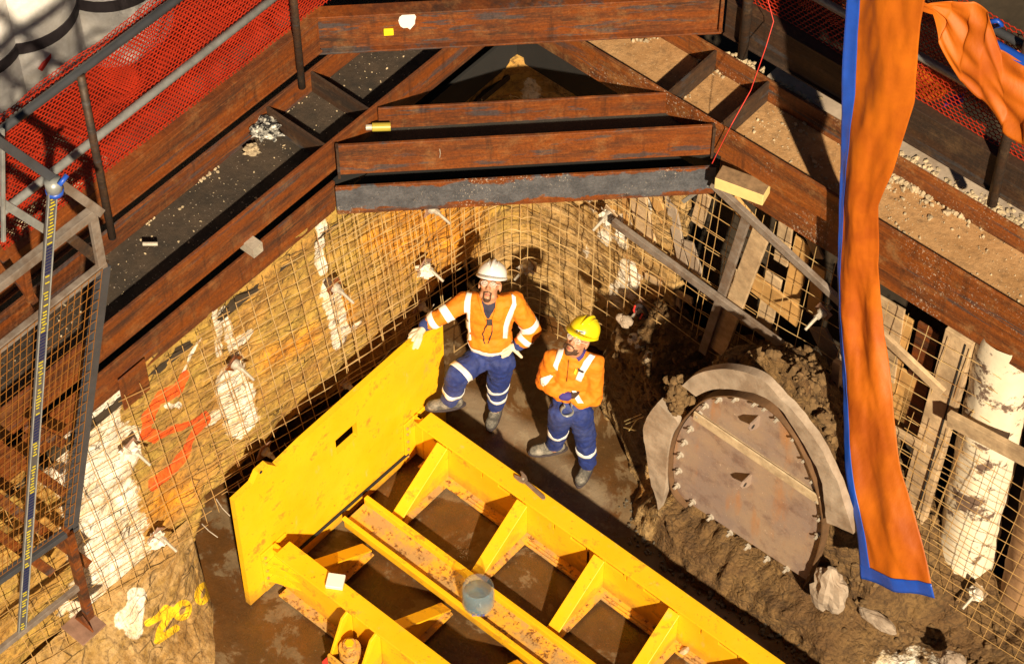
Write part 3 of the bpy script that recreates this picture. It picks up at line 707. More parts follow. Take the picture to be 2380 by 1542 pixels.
# centre channel
b = MB(); b.bx(.42, XE, -2.345, -2.15, .105, .118); b.build('channel_web', M['yworn'], fr)
for y in (-2.36, -2.15): b = MB(); b.bx(.42, XE, y, y+.014, .06, .175); b.bx(.42, XE, y-(.022 if y < -2.2 else 0), y+(.014 if y < -2.2 else .036), .1755, .186); b.build('channel_edge', M['yellow'], fr, bevel=.003)
for i, x in enumerate((.66, 1.40, 2.09, 2.74, 3.4, 4.1, 4.8)):
    for (yr, yc, sg) in ((YR1-.01, -2.13, -1), (YR2+.01, -2.38, 1)):
        zt, zb = .44, .05
        MB().prism([(x, yr, .02), (x, yr, zt), (x, yr+sg*.05, zt), (x, yc-sg*.02, zb+.02), (x, yc, .03)], (.012, 0, 0)).build('strut_web', M['yellow'], fr)
        b = MB(); p = Vector((x+.006, yr+sg*.045, zt+.006)); q = Vector((x+.006, yc-sg*.01, zb+.024))
        nrm = (q-p).cross(Vector((1, 0, 0))).normalized(); b.bar(p, q, .095, .014, up=nrm); b.build('strut_flange', M['yellow'], fr, bevel=.004)
        MB().bx(x-.075, x+.06, min(yr, yc), max(yr, yc), .017, .029).build('floor_plate', M['yworn'], fr)
# lug pocket with a yellow cap on the near side of the second rail
lp = thing('pin_bracket', 'yellow bracket with a round pin cap on the near rail at bottom edge', 'bracket', (1.37, -3.2, 0))
q0 = U(790, 1500, 'Z', .30)
for dx in (-.10, .16): MB().prism([(q0.x+dx, YR2-.012, .02), (q0.x+dx, YR2-.012, .44), (q0.x+dx, YR2-.10, .40), (q0.x+dx+.02, YR2-.26, .12), (q0.x+dx+.02, YR2-.26, .02)], (.02, 0, 0)).build('side_plate', M['yellow'], lp, bevel=.003)
MB().bx(q0.x-.08, q0.x+.16, YR2-.27, YR2-.25, .02, .16).build('front_plate', M['yworn'], lp)
cx, cy = q0.x+.03, YR2-.16
MB().tube([(cx, cy, .02), (cx, cy, .24), (cx, cy, .241), (cx, cy, .29)], .06, 20, rs=[.075, .075, .05, .045]).build('pin', M['yworn'], lp)
MB().tube([(cx, cy, .291), (cx, cy, .30)], .032, 6).build('nut', M['yellow'], lp)
tag(MB().bx(cx-.16, cx-.09, cy-.12, cy-.05, 0.0, .03).build('red_block', M['redpaint']), 'small orange red block on the floor beside the pin bracket', 'block')
# objects on the frame
q = U(780, 1352, 'Z', .52); pk = thing('paper_box', 'small white box lying tilted on the near yellow rail', 'box', (q.x, q.y, .511))
b = MB(); e = Vector((math.cos(.55), math.sin(.55), 0)); f = Vector((-e.y, e.x, 0)); c = Vector((q.x, q.y, .53))
b.bar(c-e*.058, c+e*.058, .105, .034); b.build('box', M['white'], pk, bevel=.003)
b = MB(); b.bar(c-e*.059, c+e*.059, .107, .003); b.build('lid_seam', M['bolt'], pk)
# adjustable spanner
a = U(1208, 1108, 'Z', .52); z = U(1264, 1158, 'Z', .52); a.z = z.z = .519; d = (z-a).normalized(); s_ = Vector((-d.y, d.x, 0))
sp = thing('adjustable_spanner', 'rusty adjustable spanner lying on the far yellow rail', 'spanner', (a+z)/2)
ms = plain('tool_steel', (.42, .33, .27), .35, .4, 20, .6, bump=0)
b = MB(); h = [a+d*.05-s_*.013, z-s_*.016, z+d*.012, z+s_*.016, a+d*.05+s_*.013]; b.prism(h, (0, 0, .012)); b.build('handle', ms, sp, bevel=.002)
b = MB(); hd = [a+d*.06-s_*.02, a+d*.06+s_*.02, a+d*.03+s_*.035, a-d*.015+s_*.04, a-d*.03+s_*.03, a+d*.0+s_*.018, a+d*.012-s_*.002, a-d*.02-s_*.012, a-d*.035-s_*.018, a-d*.02-s_*.034, a+d*.03-s_*.032]
b.prism(hd, (0, 0, .016)); b.build('jaw', ms, sp, bevel=.002)
MB().tube([a+d*.035+Vector((0, 0, .017)), a+d*.035+Vector((0, 0, .020))], .009, 8).build('knurl', M['bolt'], sp)
# water bottle standing on the channel
wb = U(1112, 1402, 'Z', .19); bt = thing('water_bottle', 'large clear blue water container standing on the centre channel of the yellow frame', 'water bottle', wb)
gm = bpy.data.materials.new('blue_clear_plastic'); gm.use_nodes = True; gp = gm.node_tree.nodes['Principled BSDF']
gp.inputs['Base Color'].default_value = (.40, .66, .88, 1); gp.inputs['Roughness'].default_value = .08; gp.inputs['Transmission Weight'].default_value = .6; gp.inputs['IOR'].default_value = 1.15; gp.inputs['Alpha'].default_value = .30
wm_ = bpy.data.materials.new('water'); wm_.use_nodes = True; gp = wm_.node_tree.nodes['Principled BSDF']
gp.inputs['Base Color'].default_value = (.10, .30, .48, 1); gp.inputs['Alpha'].default_value = .45; gp.inputs['Roughness'].default_value = .05; gp.inputs['Transmission Weight'].default_value = .6; gp.inputs['IOR'].default_value = 1.33
rs = [.100, .110, .112, .109, .112, .109, .112, .106, .098]; zz = [0, .012, .06, .075, .09, .14, .16, .215, .222]
MB().tube([wb+Vector((0, 0, h)) for h in zz], .1, 28, rs=rs, caps=False).build('shell', gm, bt, smooth=True)
MB().tube([wb+Vector((0, 0, h)) for h in (.006, .015, .06, .14)], .1, 28, rs=[.095, .104, .106, .104]).build('water', wm_, bt, smooth=True)
ww = -FW.copy(); ww.z = 0; ww.normalize(); lt = MB()
for i, x in enumerate((-.04, -.022, -.004, .014, .032)):
    c = wb+ww*.113+RT*x+Vector((0, 0, .035)); lt.bar(c-Vector((0, 0, .009)), c+Vector((0, 0, .009)), .004, .003, up=ww); 
    if i % 2 == 0: lt.bar(c+RT*.002+Vector((0, 0, .009)), c+RT*.012+Vector((0, 0, .009)), .003, .003, up=ww); lt.bar(c+RT*.002-Vector((0, 0, .009)), c+RT*.012-Vector((0, 0, .009)), .003, .003, up=ww)
lt.build('label_print', M['blue'], bt)
for (px, py, r) in ((1590, 1515, .045), (1575, 1490, .03), (1560, 1475, .02), (1530, 1455, .02)):
    q = U(px, py, 'Z', 0); tag(MB().rock(q+Vector((0, 0, r*.4)), r).build('stone', M['clod'], bevel=.004), {1590: 'largest pale stone between the struts at the bottom', 1575: 'medium pale stone just above the largest one', 1560: 'small stone under the last strut', 1530: 'small stone nearest the last strut web'}[px], 'stone')
# ------------------------------------------------------------------ reinforcing mesh following the rock
def wall_off(s, z, extra):
    p, n = path(s); return p + n*extra + Vector((0, 0, z))
def wire_sheet(name, label, s0, s1, sp_s, sp_z, tilt, lean, r, off, ztop, zbot, m, seed, ztrim=None, bulge=0, cut=None):
    rnd = random.Random(seed); b = MB()
    def o(s, z): return off + .018*noise.noise(Vector((s*2.2+seed, z*2.2, seed))) + bulge*max(0, 1-abs(s)/.5)
    def zt(s): return tilt(s)
    s = s0
    while s <= s1:                      # uprights
        pts = []; zb = max(zbot(s), -.02) + rnd.uniform(-.05, .03); z = ztop
        j = rnd.uniform(-.01, .01)
        while z > zb:
            sz = s + lean*(ztop-z) + j + .008*noise.noise(Vector((s*9, z*3, seed)))
            if cut is None or cut(sz, z): pts.append(wall_off(sz, z, o(sz, z)))
            else:
                if len(pts) > 1: b.tube(pts, r, 4)
                pts = []
            z -= .09
        if len(pts) > 1: b.tube(pts, r, 4)
        s += sp_s*rnd.uniform(.95, 1.05)
    z0 = -1.2
    while z0 < ztop+1.6:                # cross wires
        pts = []; s = s0
        while s <= s1+.001:
            z = z0 + zt(s) + .010*noise.noise(Vector((s*3, z0*7, seed+4)))
            if max(zbot(s), 0) < z < ztop and (cut is None or cut(s, z)): pts.append(wall_off(s, z, o(s, z)+2*r))
            else:
                if len(pts) > 1: b.tube(pts, r, 4)
                pts = []
            s += .05
        if len(pts) > 1: b.tube(pts, r, 4)
        z0 += sp_z*rnd.uniform(.96, 1.04)
    o_ = b.build(name, m); tag(o_, label, 'wire mesh', 'reinforcing mesh pinned to the shaft walls'); return o_
be = lambda s: bottom_edge(s)-.06
tl = lambda s: -.30*s if s < 0 else .12*s
def near_z(s):
    y = s+ARC/2-RC
    return .72 if y < -3.25 else be(s)
wire_sheet('wire_mesh', 'rusty mesh over the near left rock and its broad white patch, beside the stair', -4.9, -2.75, .125, .125, tl, .10, .0026, .055, 2.66, near_z, M['wired'], 11)
wire_sheet('wire_mesh', 'yellowish mesh over the middle of the left rock face, two grout runs behind it', -3.05, -1.0, .118, .112, tl, .11, .0026, .06, 2.66, be, M['wire'], 23)
wire_sheet('wire_mesh', 'loose mesh lapping the middle sheet, nearer the corner under the cross strut', -1.9, -.35, .125, .16, lambda s: -.24*s, .05, .0026, .075, 2.66, be, M['wire'], 31)
wire_sheet('wire_mesh', 'mesh bent round the rock corner behind the man in the white helmet', -.75, 1.35, .145, .150, lambda s: (-.18*s if s < 0 else -.02*s), .0,   .0031, .09, 2.60, lambda s: .25 if s < .2 else -.02+max(0, (s-.4))*1.0, M['wire'], 47, bulge=.10)
# loose bent wire below the left sheet
b = MB(); b.tube([wall_off(s_of_Y(y), z, .09+.03*math.sin(y*9)) for y, z in ((-2.30, .62), (-2.2, .78), (-2.05, .84), (-1.9, .92), (-1.75, .88), (-1.6, .84), (-1.45, .92), (-1.3, .93), (-1.15, .98), (-1.0, 1.0))], .004, 5)
for y, z, dy, dz in ((-3.15, .93, .03, -.16), (-2.95, .92, -.01, -.14), (-2.62, .90, .02, -.15), (-3.3, .8, .05, -.14), (-3.05, .9, .10, -.05), (-2.5, .88, .01, -.10)):
    b.tube([wall_off(s_of_Y(y), z, .05), wall_off(s_of_Y(y+dy*.5), z+dz*.6, .08), wall_off(s_of_Y(y+dy), z+dz, .13)], .0036, 5)
tag(b.build('loose_wire', M['bolt']), 'bent pale wire ends dangling below the left rock face over the dark gap', 'wire')
# rock bolts
def rock_bolt(pos, n, roll, label, size=.115, length=.11, m=None, cone=True, grouty=False):
    n = Vector(n).normalized(); t = thing('rock_bolt', label, 'rock bolt', pos, 'rock bolts with square plates'); pos = Vector(pos)
    up = Vector((0, 0, 1)); a = n.cross(up).normalized(); u = a.cross(n)
    c, s = math.cos(roll), math.sin(roll); a, u = a*c+u*s, u*c-a*s
    h = size/2
    MB().prism([pos-a*h-u*h, pos+a*h-u*h, pos+a*h+u*h, pos-a*h+u*h], n*.010).build('plate', m or M['boltplate'], t, bevel=.002)
    MB().tube([pos+n*.011, pos+n*.03, pos+n*.045], .03, 14, rs=[.036, .034, .02]).build('washer', M['bolt'], t, smooth=False)
    MB().tube([pos+n*.045, pos+n*.072], .021, 6).build('nut', M['bolt'], t)
    d = (n+Vector((0, 0, -.25))).normalized()
    MB().tube([pos+n*.07, pos+n*.07+d*length], .012, 8, rs=[.0125, .010]).build('rod', M['bolt'], t)
    if grouty: crumple(pos+n*.03+a*.01-u*.03, .055, None, roll*9+1, 14, 9, .8, .9).build('grout_lump', M['grout'], t)
    return t
LB = [((1000, 482), .2, 'rock bolt high on the left face just under the cross strut', 0), ((775, 665), 1.2, 'rock bolt at the top of the second white grout run', 0), ((985, 616), .8, 'rock bolt smothered in white grout between the orange stain and the white helmet', 1),
      ((975, 708), .6, 'rock bolt just above the glove of the man in the white helmet', 0), ((542, 842), .9, 'rock bolt on the dark plate at the top of the widest white grout run', 0), ((800, 890), 1.5, 'rock bolt hanging over the dark gap, middle of the lower row', 0),
      ((300, 1038), 1.3, 'rock bolt set in white grout left of the red sprayed S', 1), ((612, 1045), .35, 'rock bolt hanging over the dark gap beside the corner of the yellow plate', 0), ((364, 1240), .9, 'lowest rock bolt, above the yellow sprayed digits', 1)]
for (px, py), roll, lab, gy in LB:
    q = U(px, py, 'X', .05); q.x = .05; rock_bolt(q, (1, .05, -.12), roll, lab, grouty=bool(gy), m=M['rust'] if 'dark plate' in lab or 'second' in lab else None)
RB = [((1235, 612), .15, 'rock bolt with a pale torn plate on the right face above the two men', 1), ((1420, 495), .3, 'rock bolt crusted with grout at the left end of the long clamp board', 1), ((1495, 712), .5, 'rock bolt holding a dark strap on the mud bank right of the yellow helmet', 0),
      ((1915, 722), .4, 'rock bolt sticking out just left of the tarpaulin edge', 0), ((2278, 1370), .25, 'pale torn plate and bolt in the mesh at the lower right', 1), ((2215, 1500), .2, 'rock bolt low in the bottom right corner over the water', 1)]
for (px, py), roll, lab, gy in RB:
    q = U(px, py, 'Y', -.09); q.y = -.09; rock_bolt(q, (-.1, -1, -.12), roll, lab, grouty=bool(gy), m=M['timber'] if gy else None)
q = U(1492, 722, 'Y', -.14); b = MB(); b.tube([q+Vector((.05*math.cos(a), -.01, .06*math.sin(a))) for a in np.arange(0, 6.4, .5)], .016, 6); tag(b.build('hanging_strap', M['strap'], smooth=True), 'dark loop of strap hung on the bolt right of the yellow helmet', 'strap')
b = MB(); b.tube([q+Vector((-.04, -.03, .05)), q+Vector((-.05, -.03, 0)), q+Vector((-.03, -.03, -.05))], .007, 6); b.tube([q+Vector((.03, -.03, .02)), q+Vector((.01, -.03, -.05))], .007, 6); tag(b.build('red_rope', M['redpaint']), 'short red cord tied to the dark strap loop', 'cord')

# ------------------------------------------------------------------ right wall: void, planks, plywood, mesh, clamp boards
b = MB(); b.bx(.95, 7, .30, .36, -.1, 2.9); tag(b.build('terrain_back', M['soil']), kind='structure')
RW = -.02
def plank(pa, pb, w, th, m, name, label, cat, y=.02, y2=None, group=None, bev=.004):
    p = U(*pa, 'Y', y); q = U(*pb, 'Y', y if y2 is None else y2)
    b = MB(); b.bar(p, q, w, th, up=(0, -1, 0)); return tag(b.build(name, m, bevel=bev), label, cat, group)
PL = [((1478, 440), (1505, 560), .16, 'timber', 'wide grey plank at the left end of the timbered wall'), ((1555, 450), (1590, 620), .09, 'concrete', 'narrow pale plank under the right end of the cross strut'), ((1520, 455), (1550, 520), .10, 'ply', 'short orange board between the two grey planks'),
      ((1485, 560), (1520, 700), .17, 'ply', 'orange board standing above the dark strap loop'), ((1640, 450), (1620, 520), .10, 'timber', 'small upright board behind the top mesh cell'), ((1598, 560), (1640, 690), .10, 'concrete', 'slim pale offcut in the dark void left of the steel channel'),
      ((1700, 460), (1760, 530), .13, 'ply', 'board leaning under the beam behind the clamp board'), ((1745, 650), (1860, 740), .20, 'ply', 'orange plywood offcut lying behind the mesh'), ((1868, 560), (1830, 740), .13, 'ply', 'upright orange board with a pale edge beside the tarpaulin'),
      ((1720, 735), (1810, 780), .12, 'timber', 'pale board lying low over the clods'), ((1500, 640), (1610, 700), .06, 'timber', 'thin slanting board pointing down towards the clods'),
      ((1900, 760), (1945, 850), .16, 'concrete', 'pale sheet just left of the tarpaulin'), ((1870, 520), (1905, 600), .08, 'timber', 'short post under the lower right beam')]
PL += [((1800, 640), (1775, 760), .13, 'timber', 'pale board standing right of the broad leaning plank'), ((1700, 620), (1690, 700), .09, 'timber', 'short board behind the steel channel, halfway down'), ((1830, 500), (1815, 610), .11, 'timber', 'pale board hanging below the right beam'),
       ((1905, 620), (1890, 730), .10, 'ply', 'narrow orange board near the pipe stub'), ((1560, 640), (1575, 740), .10, 'timber', 'pale board right of the orange board above the strap'), ((1455, 450), (1462, 560), .07, 'ply', 'thin orange board beside the rock face'),
       ((1780, 790), (1900, 850), .07, 'ply', 'flat board lying on the clods under the long clamp board')]
for i, (a, c, w, m, lab) in enumerate(PL): plank(a, c, w, .02, M[m], 'plank', lab, 'plank', y=.06+.012*(i % 5), group='timbers packed behind the right mesh')
# mesh sheets on the right (plane Y about -.03)
def flat_mesh(label, x0, x1, z0, z1, sx, sz, tilt, lean, m, y, seed, r=.0024, cut=None):
    rnd = random.Random(seed); b = MB()
    def Y(x, z): return y + .02*noise.noise(Vector((x*2, z*2, seed)))
    x = x0
    while x < x1:
        pts = []; zb = z0+rnd.uniform(-.06, .04)
        for z in np.arange(z1, zb, -.12):
            xx = x+lean*(z1-z)
            if cut is None or cut(xx, z): pts.append((xx, Y(xx, z), z))
            else:
                if len(pts) > 1: b.tube(pts, r, 4)
                pts = []
        if len(pts) > 1: b.tube(pts, r, 4)
        x += sx
    zz = z0-2
    while zz < z1+2:
        pts = []
        for xx in np.arange(x0-.04, x1+.04, .08):
            z = zz+tilt*(xx-x0)+.012*noise.noise(Vector((xx*3, zz*5, seed)))
            if z0 < z < z1 and (cut is None or cut(xx, z)): pts.append((xx, Y(xx, z)-2*r, z))
            else:
                if len(pts) > 1: b.tube(pts, r, 4)
                pts = []
        if len(pts) > 1: b.tube(pts, r, 4)
        zz += sz
    return tag(b.build('wire_mesh', m), label, 'wire mesh', 'reinforcing mesh pinned to the shaft walls')
flat_mesh('rusty mesh over the grey planks, left part of the timbered wall', 1.15, 2.15, 1.0, 2.66, .16, .17, -.02, -.06, M['wired'], -.06, 5)
flat_mesh('bright mesh crossing the dark void and the plywood left of the tarpaulin', 1.72, 3.05, 1.05, 2.66, .16, .165, .02, -.05, M['wire'], -.045, 6)
flat_mesh('mesh over the brown boards and the wet post right of the tarpaulin', 2.95, 3.95, .3, 2.6, .15, .15, .03, -.06, M['wire'], -.06, 8)
flat_mesh('grey brown mesh bulging over the cracked pile at the lower right', 3.5, 5.2, .0, 1.95, .125, .125, .02, -.08, M['wired'], -.22, 9)
# steel channel and white-edged plank leaning together
plank((1738, 497), (1634, 818), .065, .03, M['greysteel'], 'steel_channel', 'grey steel channel leaning against the mesh left of the white edged plank', 'steel channel', y=-.13)
plank((1772, 535), (1668, 815), .13, .028, M['timber'], 'white_plank', 'broad pale plank leaning beside the steel channel', 'plank', y=-.10)
plank((1655, 425), (1965, 712), .06, .035, M['greysteel'], 'clamp_board', 'upper grey clamp board running down from the strut end to the tarpaulin', 'clamp board', y=-.17)
plank((1425, 515), (1975, 915), .065, .035, M['greysteel'], 'clamp_board', 'longest grey clamp board, crossing above the round portal', 'clamp board', y=-.19)
plank((1948, 840), (1938, 975), .06, .045, M['timber'], 'timber_post', 'short square post ending just left of the tarpaulin above the portal', 'post', y=-.20)
plank((2000, 730), (2192, 912), .075, .03, M['timber'], 'clamp_board', 'short clamp board right of the tarpaulin, upper one', 'clamp board', y=-.15)
plank((2020, 965), (2152, 1042), .07, .03, M['timber'], 'clamp_board', 'short clamp board right of the tarpaulin, lower one', 'clamp board', y=-.15)
plank((2205, 970), (2400, 1072), .12, .045, M['timber'], 'clamp_board', 'thick grey brown board at the right edge crossing the white pile', 'clamp board', y=-.17)
plank((1588, 468), (1645, 428), .028, .02, M['galv'], 'steel_pin', 'thin pale pin under the right end of the cross strut', 'pin', y=-.14)
plank((1895, 738), (1930, 712), .035, .03, M['galv'], 'pipe_stub', 'short pale pipe stub left of the tarpaulin', 'pipe')
plank((2052, 690), (2030, 860), .34, .02, M['timber'], 'plywood_sheet', 'pale plywood sheet behind the mesh right of the tarpaulin', 'plywood', y=.04)
plank((2100, 730), (2060, 900), .16, .02, M['ply'], 'plywood_sheet', 'tan plywood strip next to the pale sheet', 'plywood', y=.05)
plank((2160, 760), (2110, 1000), .16, .02, M['rust'], 'brown_board', 'dark brown board between the plywood and the split post', 'board', y=.06)
plank((2105, 860), (2060, 1010), .20, .02, M['ply'], 'plywood_sheet', 'plywood sheet below the upper clamp board', 'plywood', y=.06)
plank((2236, 775), (2060, 1420), .20, .07, M['timber'], 'split_post', 'tall split timber post with a dark crack, right of the tarpaulin', 'post', y=.0, y2=-.12)
plank((2244, 800), (2100, 1300), .012, .004, M['black'], 'crack_strip', 'dark crack running down the face of the split post', 'crack', y=-.04, y2=-.145)
# white piles at the right wall
def rpile(pa, pb, rad, label, y0, m, seed):
    p = U(*pa, 'Y', y0); q = U(*pb, 'Y', y0); p.y += rad*.8; q.y += rad*.8; b = MB(); n = 30; K = 34; vs = []; fs = []
    for i in range(K+1):
        c = p.lerp(q, i/K)
        for j in range(n):
            a = 6.283*j/n; k = rad*(1+.10*noise.noise(Vector((math.cos(a)*2.2, math.sin(a)*2.2, c.z*4+seed)))+.06*noise.noise(Vector((math.cos(a)*7, math.sin(a)*7, c.z*13+seed))))
            vs.append((c.x+k*math.cos(a), c.y+k*math.sin(a), c.z))
    for i in range(K):
        for j in range(n): fs.append((i*n+j, i*n+(j+1) % n, (i+1)*n+(j+1) % n, (i+1)*n+j))
    return tag(b.add(vs, fs).build('cast_pile', m, smooth=True), label, 'pile')
mwp = plain('white_pile_face', (.74, .66, .53), .85, .15, 4, dirt=(.10, .055, .04), dirt_amt=.95, dsc=3.0, bump=.7, bs=18)
nt_ = mwp.node_tree
for nd in nt_.nodes:
    if nd.bl_idname == 'ShaderNodeValToRGB' and abs(nd.color_ramp.elements[0].position-.45) < .01: nd.color_ramp.elements[0].position = .54; nd.color_ramp.elements[1].position = .58
rpile((2318, 800), (2185, 1450), .20, 'bright white cast pile with dark stains right of the split post', -.02, mwp, 1)
rpile((2470, 900), (2330, 1500), .15, 'second cast pile at the right edge, mostly brown', .05, plain('brownish_pile', (.45, .26, .13), .85, .5, 4, dirt=(.12, .06, .03), dirt_amt=.8, dsc=4, bump=.7), 5)

# ------------------------------------------------------------------ mud bank round the portal
def interp(x, tab):
    if x <= tab[0][0]: return tab[0][1]
    for (a, b_), (c, d) in zip(tab[:-1], tab[1:]):
        if x <= c: return b_+(d-b_)*(x-a)/(c-a)
    return tab[-1][1]
HT = [(.95, .02), (1.0, .35), (1.10, .85), (1.45, 1.0), (1.6, .95), (1.75, .80), (1.85, .80), (1.95, 1.0), (2.1, 1.45), (2.3, 1.95), (2.6, 2.22), (2.9, 2.2), (3.15, 1.95), (3.4, 1.5), (3.62, .75), (3.85, .28), (4.2, .12), (4.8, .08), (5.4, .04)]
BT = [(.95, .1), (1.05, .7), (1.2, .95), (1.5, 1.05), (1.75, .95), (2.0, 1.15), (2.4, 1.35), (2.8, 1.4), (3.2, 1.3), (3.6, .8), (4.0, .4), (4.6, .2), (5.4, .1)]
YF = [(.95, -.10), (1.02, -.28), (1.2, -.36), (1.45, -.45), (1.6, -.52), (1.8, -.55), (2.0, -.70), (2.3, -.74), (3.3, -.74), (3.7, -.70), (4.1, -.48), (5.4, -.34)]
def mud_fn(x, t):
    H = interp(x, HT); Bk = interp(x, BT); yf = interp(x, YF); lw = .28*min(1, max(0, (x-1.55)/.35))
    lh = .30*min(1, max(0, (x-1.75)/.35)) * (1 if x < 3.5 else max(.25, 1-(x-3.5)/.6))
    prof = [(0, (yf-lw-.06, -.08)), (.12, (yf-lw+.02, lh*.75)), (.2, (yf-.03, lh)), (.3, (yf+.0, max(lh, H*.3))), (.62, (yf+.05, H*.93)), (.70, (yf+.12, H)), (1.0, (.12, Bk))]
    for (a, p), (c, q) in zip(prof[:-1], prof[1:]):
        if t <= c+1e-9:
            k = (t-a)/(c-a); y = p[0]+(q[0]-p[0])*k; z = p[1]+(q[1]-p[1])*k; break
    rough = .75 + .5*(t > .62)
    nz = (.085 if x < 3.6 else .04)*fbm((x*3.2, y*3.2, z*3.2), 6)*rough; ny = .08*fbm((x*2.6+9, y*3, z*2.6), 6); n3 = .035*noise.noise(Vector((x*17, y*17, z*17)))
    return Vector((x+.03*noise.noise(Vector((x*4, y*4, z*4))), y+ny*.8-n3, z+nz+n3))
mo = lambda UV: np.maximum(soft(seg_dist(UV, [(1.80, .12), (1.82, .55)]), .055, .05), soft(seg_dist(UV, [(4.6, .1), (5.0, .3)]), .1, .1)*.0)
mw = lambda UV: np.maximum(soft(seg_dist(UV, [(1.30, .70), (1.5, .68)]), .05, .05)*.75, soft(seg_dist(UV, [(3.95, .15), (4.6, .2)]), .12, .1)*.55)
mb = surface('mud_bank', mud_fn, np.arange(.95, 5.5, .022), np.linspace(0, 1, 76), M['mud'], masks=dict(orange=mo, white=mw, brown=lambda UV: (UV[:, 1] < .62)*.6*(UV[:, 0] < 2.1)))
tag(mb, 'lumpy bank of brown mud and clay heaped around and above the round portal', 'mud bank')
b = MB(); rc = random.Random(5)
for i in range(900):
    x = rc.uniform(2.15, 3.7); t = rc.uniform(.66, 1.0); c = mud_fn(x, t); b.rock(c, .008+.04*rc.random()**2, rc)
for i in range(260):
    x = rc.uniform(1.2, 1.85); t = rc.uniform(.45, 1.0); c = mud_fn(x, t); b.rock(c, rc.uniform(.008, .03), rc)
for i in range(160):
    x = rc.uniform(3.4, 5.0); t = rc.uniform(.1, .9); c = mud_fn(x, t); b.rock(c, rc.uniform(.008, .035), rc)
tag(b.build('clods', M['clodd']), 'crumbled brown clods strewn over the mud bank', 'clods', kind='stuff')
b = MB(); rc = random.Random(9)
for i in range(420):
    x = rc.uniform(1.75, 4.9); y = interp(x, YF)-.31+rc.gauss(0, .05); b.rock((x, y, -.01), rc.uniform(.006, .03)*(1.0 if rc.random() < .15 else .55), rc)
tag(b.build('gravel', plain('wet_grey_gravel', (.13, .115, .095), .35, .6, 14, bump=.6)), 'wet grey gravel along the foot of the mud bank', 'gravel', kind='stuff')
b = MB()
for (p, q_) in (((1452, 978), (1490, 962)), ((1455, 985), (1495, 968)), ((1450, 992), (1478, 1000)), ((1462, 1000), (1480, 975))):
    b.bar(U(*p, 'Y', -.72), U(*q_, 'Y', -.78), .010, .004)
tag(b.build('splinters', M['freshwood']), 'pale wood splinters sticking out of the mud left of the portal ring', 'splinters')

# ------------------------------------------------------------------ round portal with bolted steel bulkhead
def z7(x, y, Y): return U((1560+x/2.754)/1.0504, (860+y/2.754)/1.0504, 'Y', Y)
def smooth_line(P, k=6):
    P = [Vector(p) for p in P]; out = []
    for i in range(len(P)-1):
        p0 = P[max(i-1, 0)]; p1 = P[i]; p2 = P[i+1]; p3 = P[min(i+2, len(P)-1)]
        for j in range(k):
            t = j/k; out.append(.5*((2*p1)+(p2-p0)*t+(2*p0-5*p1+4*p2-p3)*t*t+(3*p1-p0-3*p2+p3)*t**3))
    return out+[P[-1]]
YB = -.86
plate2 = [(345, 1015), (262, 930), (232, 800), (240, 640), (290, 500), (380, 385), (480, 300), (600, 275), (740, 290), (900, 365), (1050, 530), (1160, 750), (1225, 950), (1250, 1110), (1235, 1250), (1190, 1400), (1130, 1530)]
ol = smooth_line([z7(x, y, YB) for x, y in plate2])
pt = thing('portal_cover', 'arched steel bulkhead bolted over the round portal, rust streaks and two lifting lugs', 'bulkhead', z7(740, 900, YB))
def bulk_mat():
    m, nt, p = mat('bulkhead_steel', .5); g = N(nt)
    c = g.mix(g.ramp(g.noise(2.2, 9, .65), [(.4, 0), (.62, 1)]), (.27, .205, .185), (.35, .255, .19))
    c = g.mix(g.ramp(g.noise(5, 9, .75), [(.50, 0), (.66, .8)]), c, (.16, .10, .085))
    v = g.mp((3.5, 1, .7)); c = g.mix(g.math('MULTIPLY', g.ramp(g.noise(1.3, 6, .6, v), [(.54, 0), (.66, 1)]), .6), c, (.42, .17, .04))
    c = g.mix(g.ramp(g.noise(60, 3), [(.68, 0), (.73, .8)]), c, (.6, .48, .38))
    g.l(c, p.inputs['Base Color']); g.bump(g.noise(12, 8, .7), p, .35, .01); return m
M['bulk'] = bulk_mat()
MB().prism(ol, (0, .02, 0)).build('bulkhead', M['bulk'], pt)
# rim lip just outside the plate
def offset(line, d):
    c = sum(line, Vector())/len(line); return [p+(p-c).normalized()*d for p in line]
fr_ = ol
MB().ring([p+Vector((0, -.045, 0)) for p in offset(fr_, .016)], [p+Vector((0, -.045, 0)) for p in offset(fr_, .006)], (0, .08, 0)).build('steel_rim', plain('muddy_rim', (.16, .085, .04), .8, .5, 10), pt)
def front(p): return Vector((p.x, YB, p.z))
bb = thing
for i, (x, y) in enumerate([(530, 320), (643, 315), (775, 345), (845, 375), (925, 450), (1040, 577), (1112, 720), (1165, 860), (1205, 990), (1215, 1115), (440, 365), (400, 420), (340, 520), (300, 610), (272, 695), (262, 800), (250, 900), (355, 1010), (475, 1112), (605, 1218), (725, 1308), (855, 1390), (985, 1460), (1195, 1235)]):
    c = z7(x, y, YB-.02); c.y = YB
    g_ = MB(); g_.tube([c, c+Vector((0, -.014, 0))], .024, 6); g_.tube([c+Vector((0, -.0145, 0)), c+Vector((0, -.045, 0))], .011, 6); g_.build('bolt', M['bolt'], pt)
p, q = z7(372, 415, YB-.03), z7(1215, 990, YB-.03)
b = MB(); b.bar((p.x, YB-.036, p.z), (q.x, YB-.036, q.z), .085, .012, up=(0, -1, 0)); b.bar((p.x, YB-.0155, p.z), (q.x, YB-.0155, q.z), .03, .028, up=(0, -1, 0)); b.build('stiffener_bar', plain('pale_dirty_bar', (.60, .48, .33), .7, .3, 14, dirt=(.2, .12, .07), dirt_amt=.5, dsc=9), pt, bevel=.003)
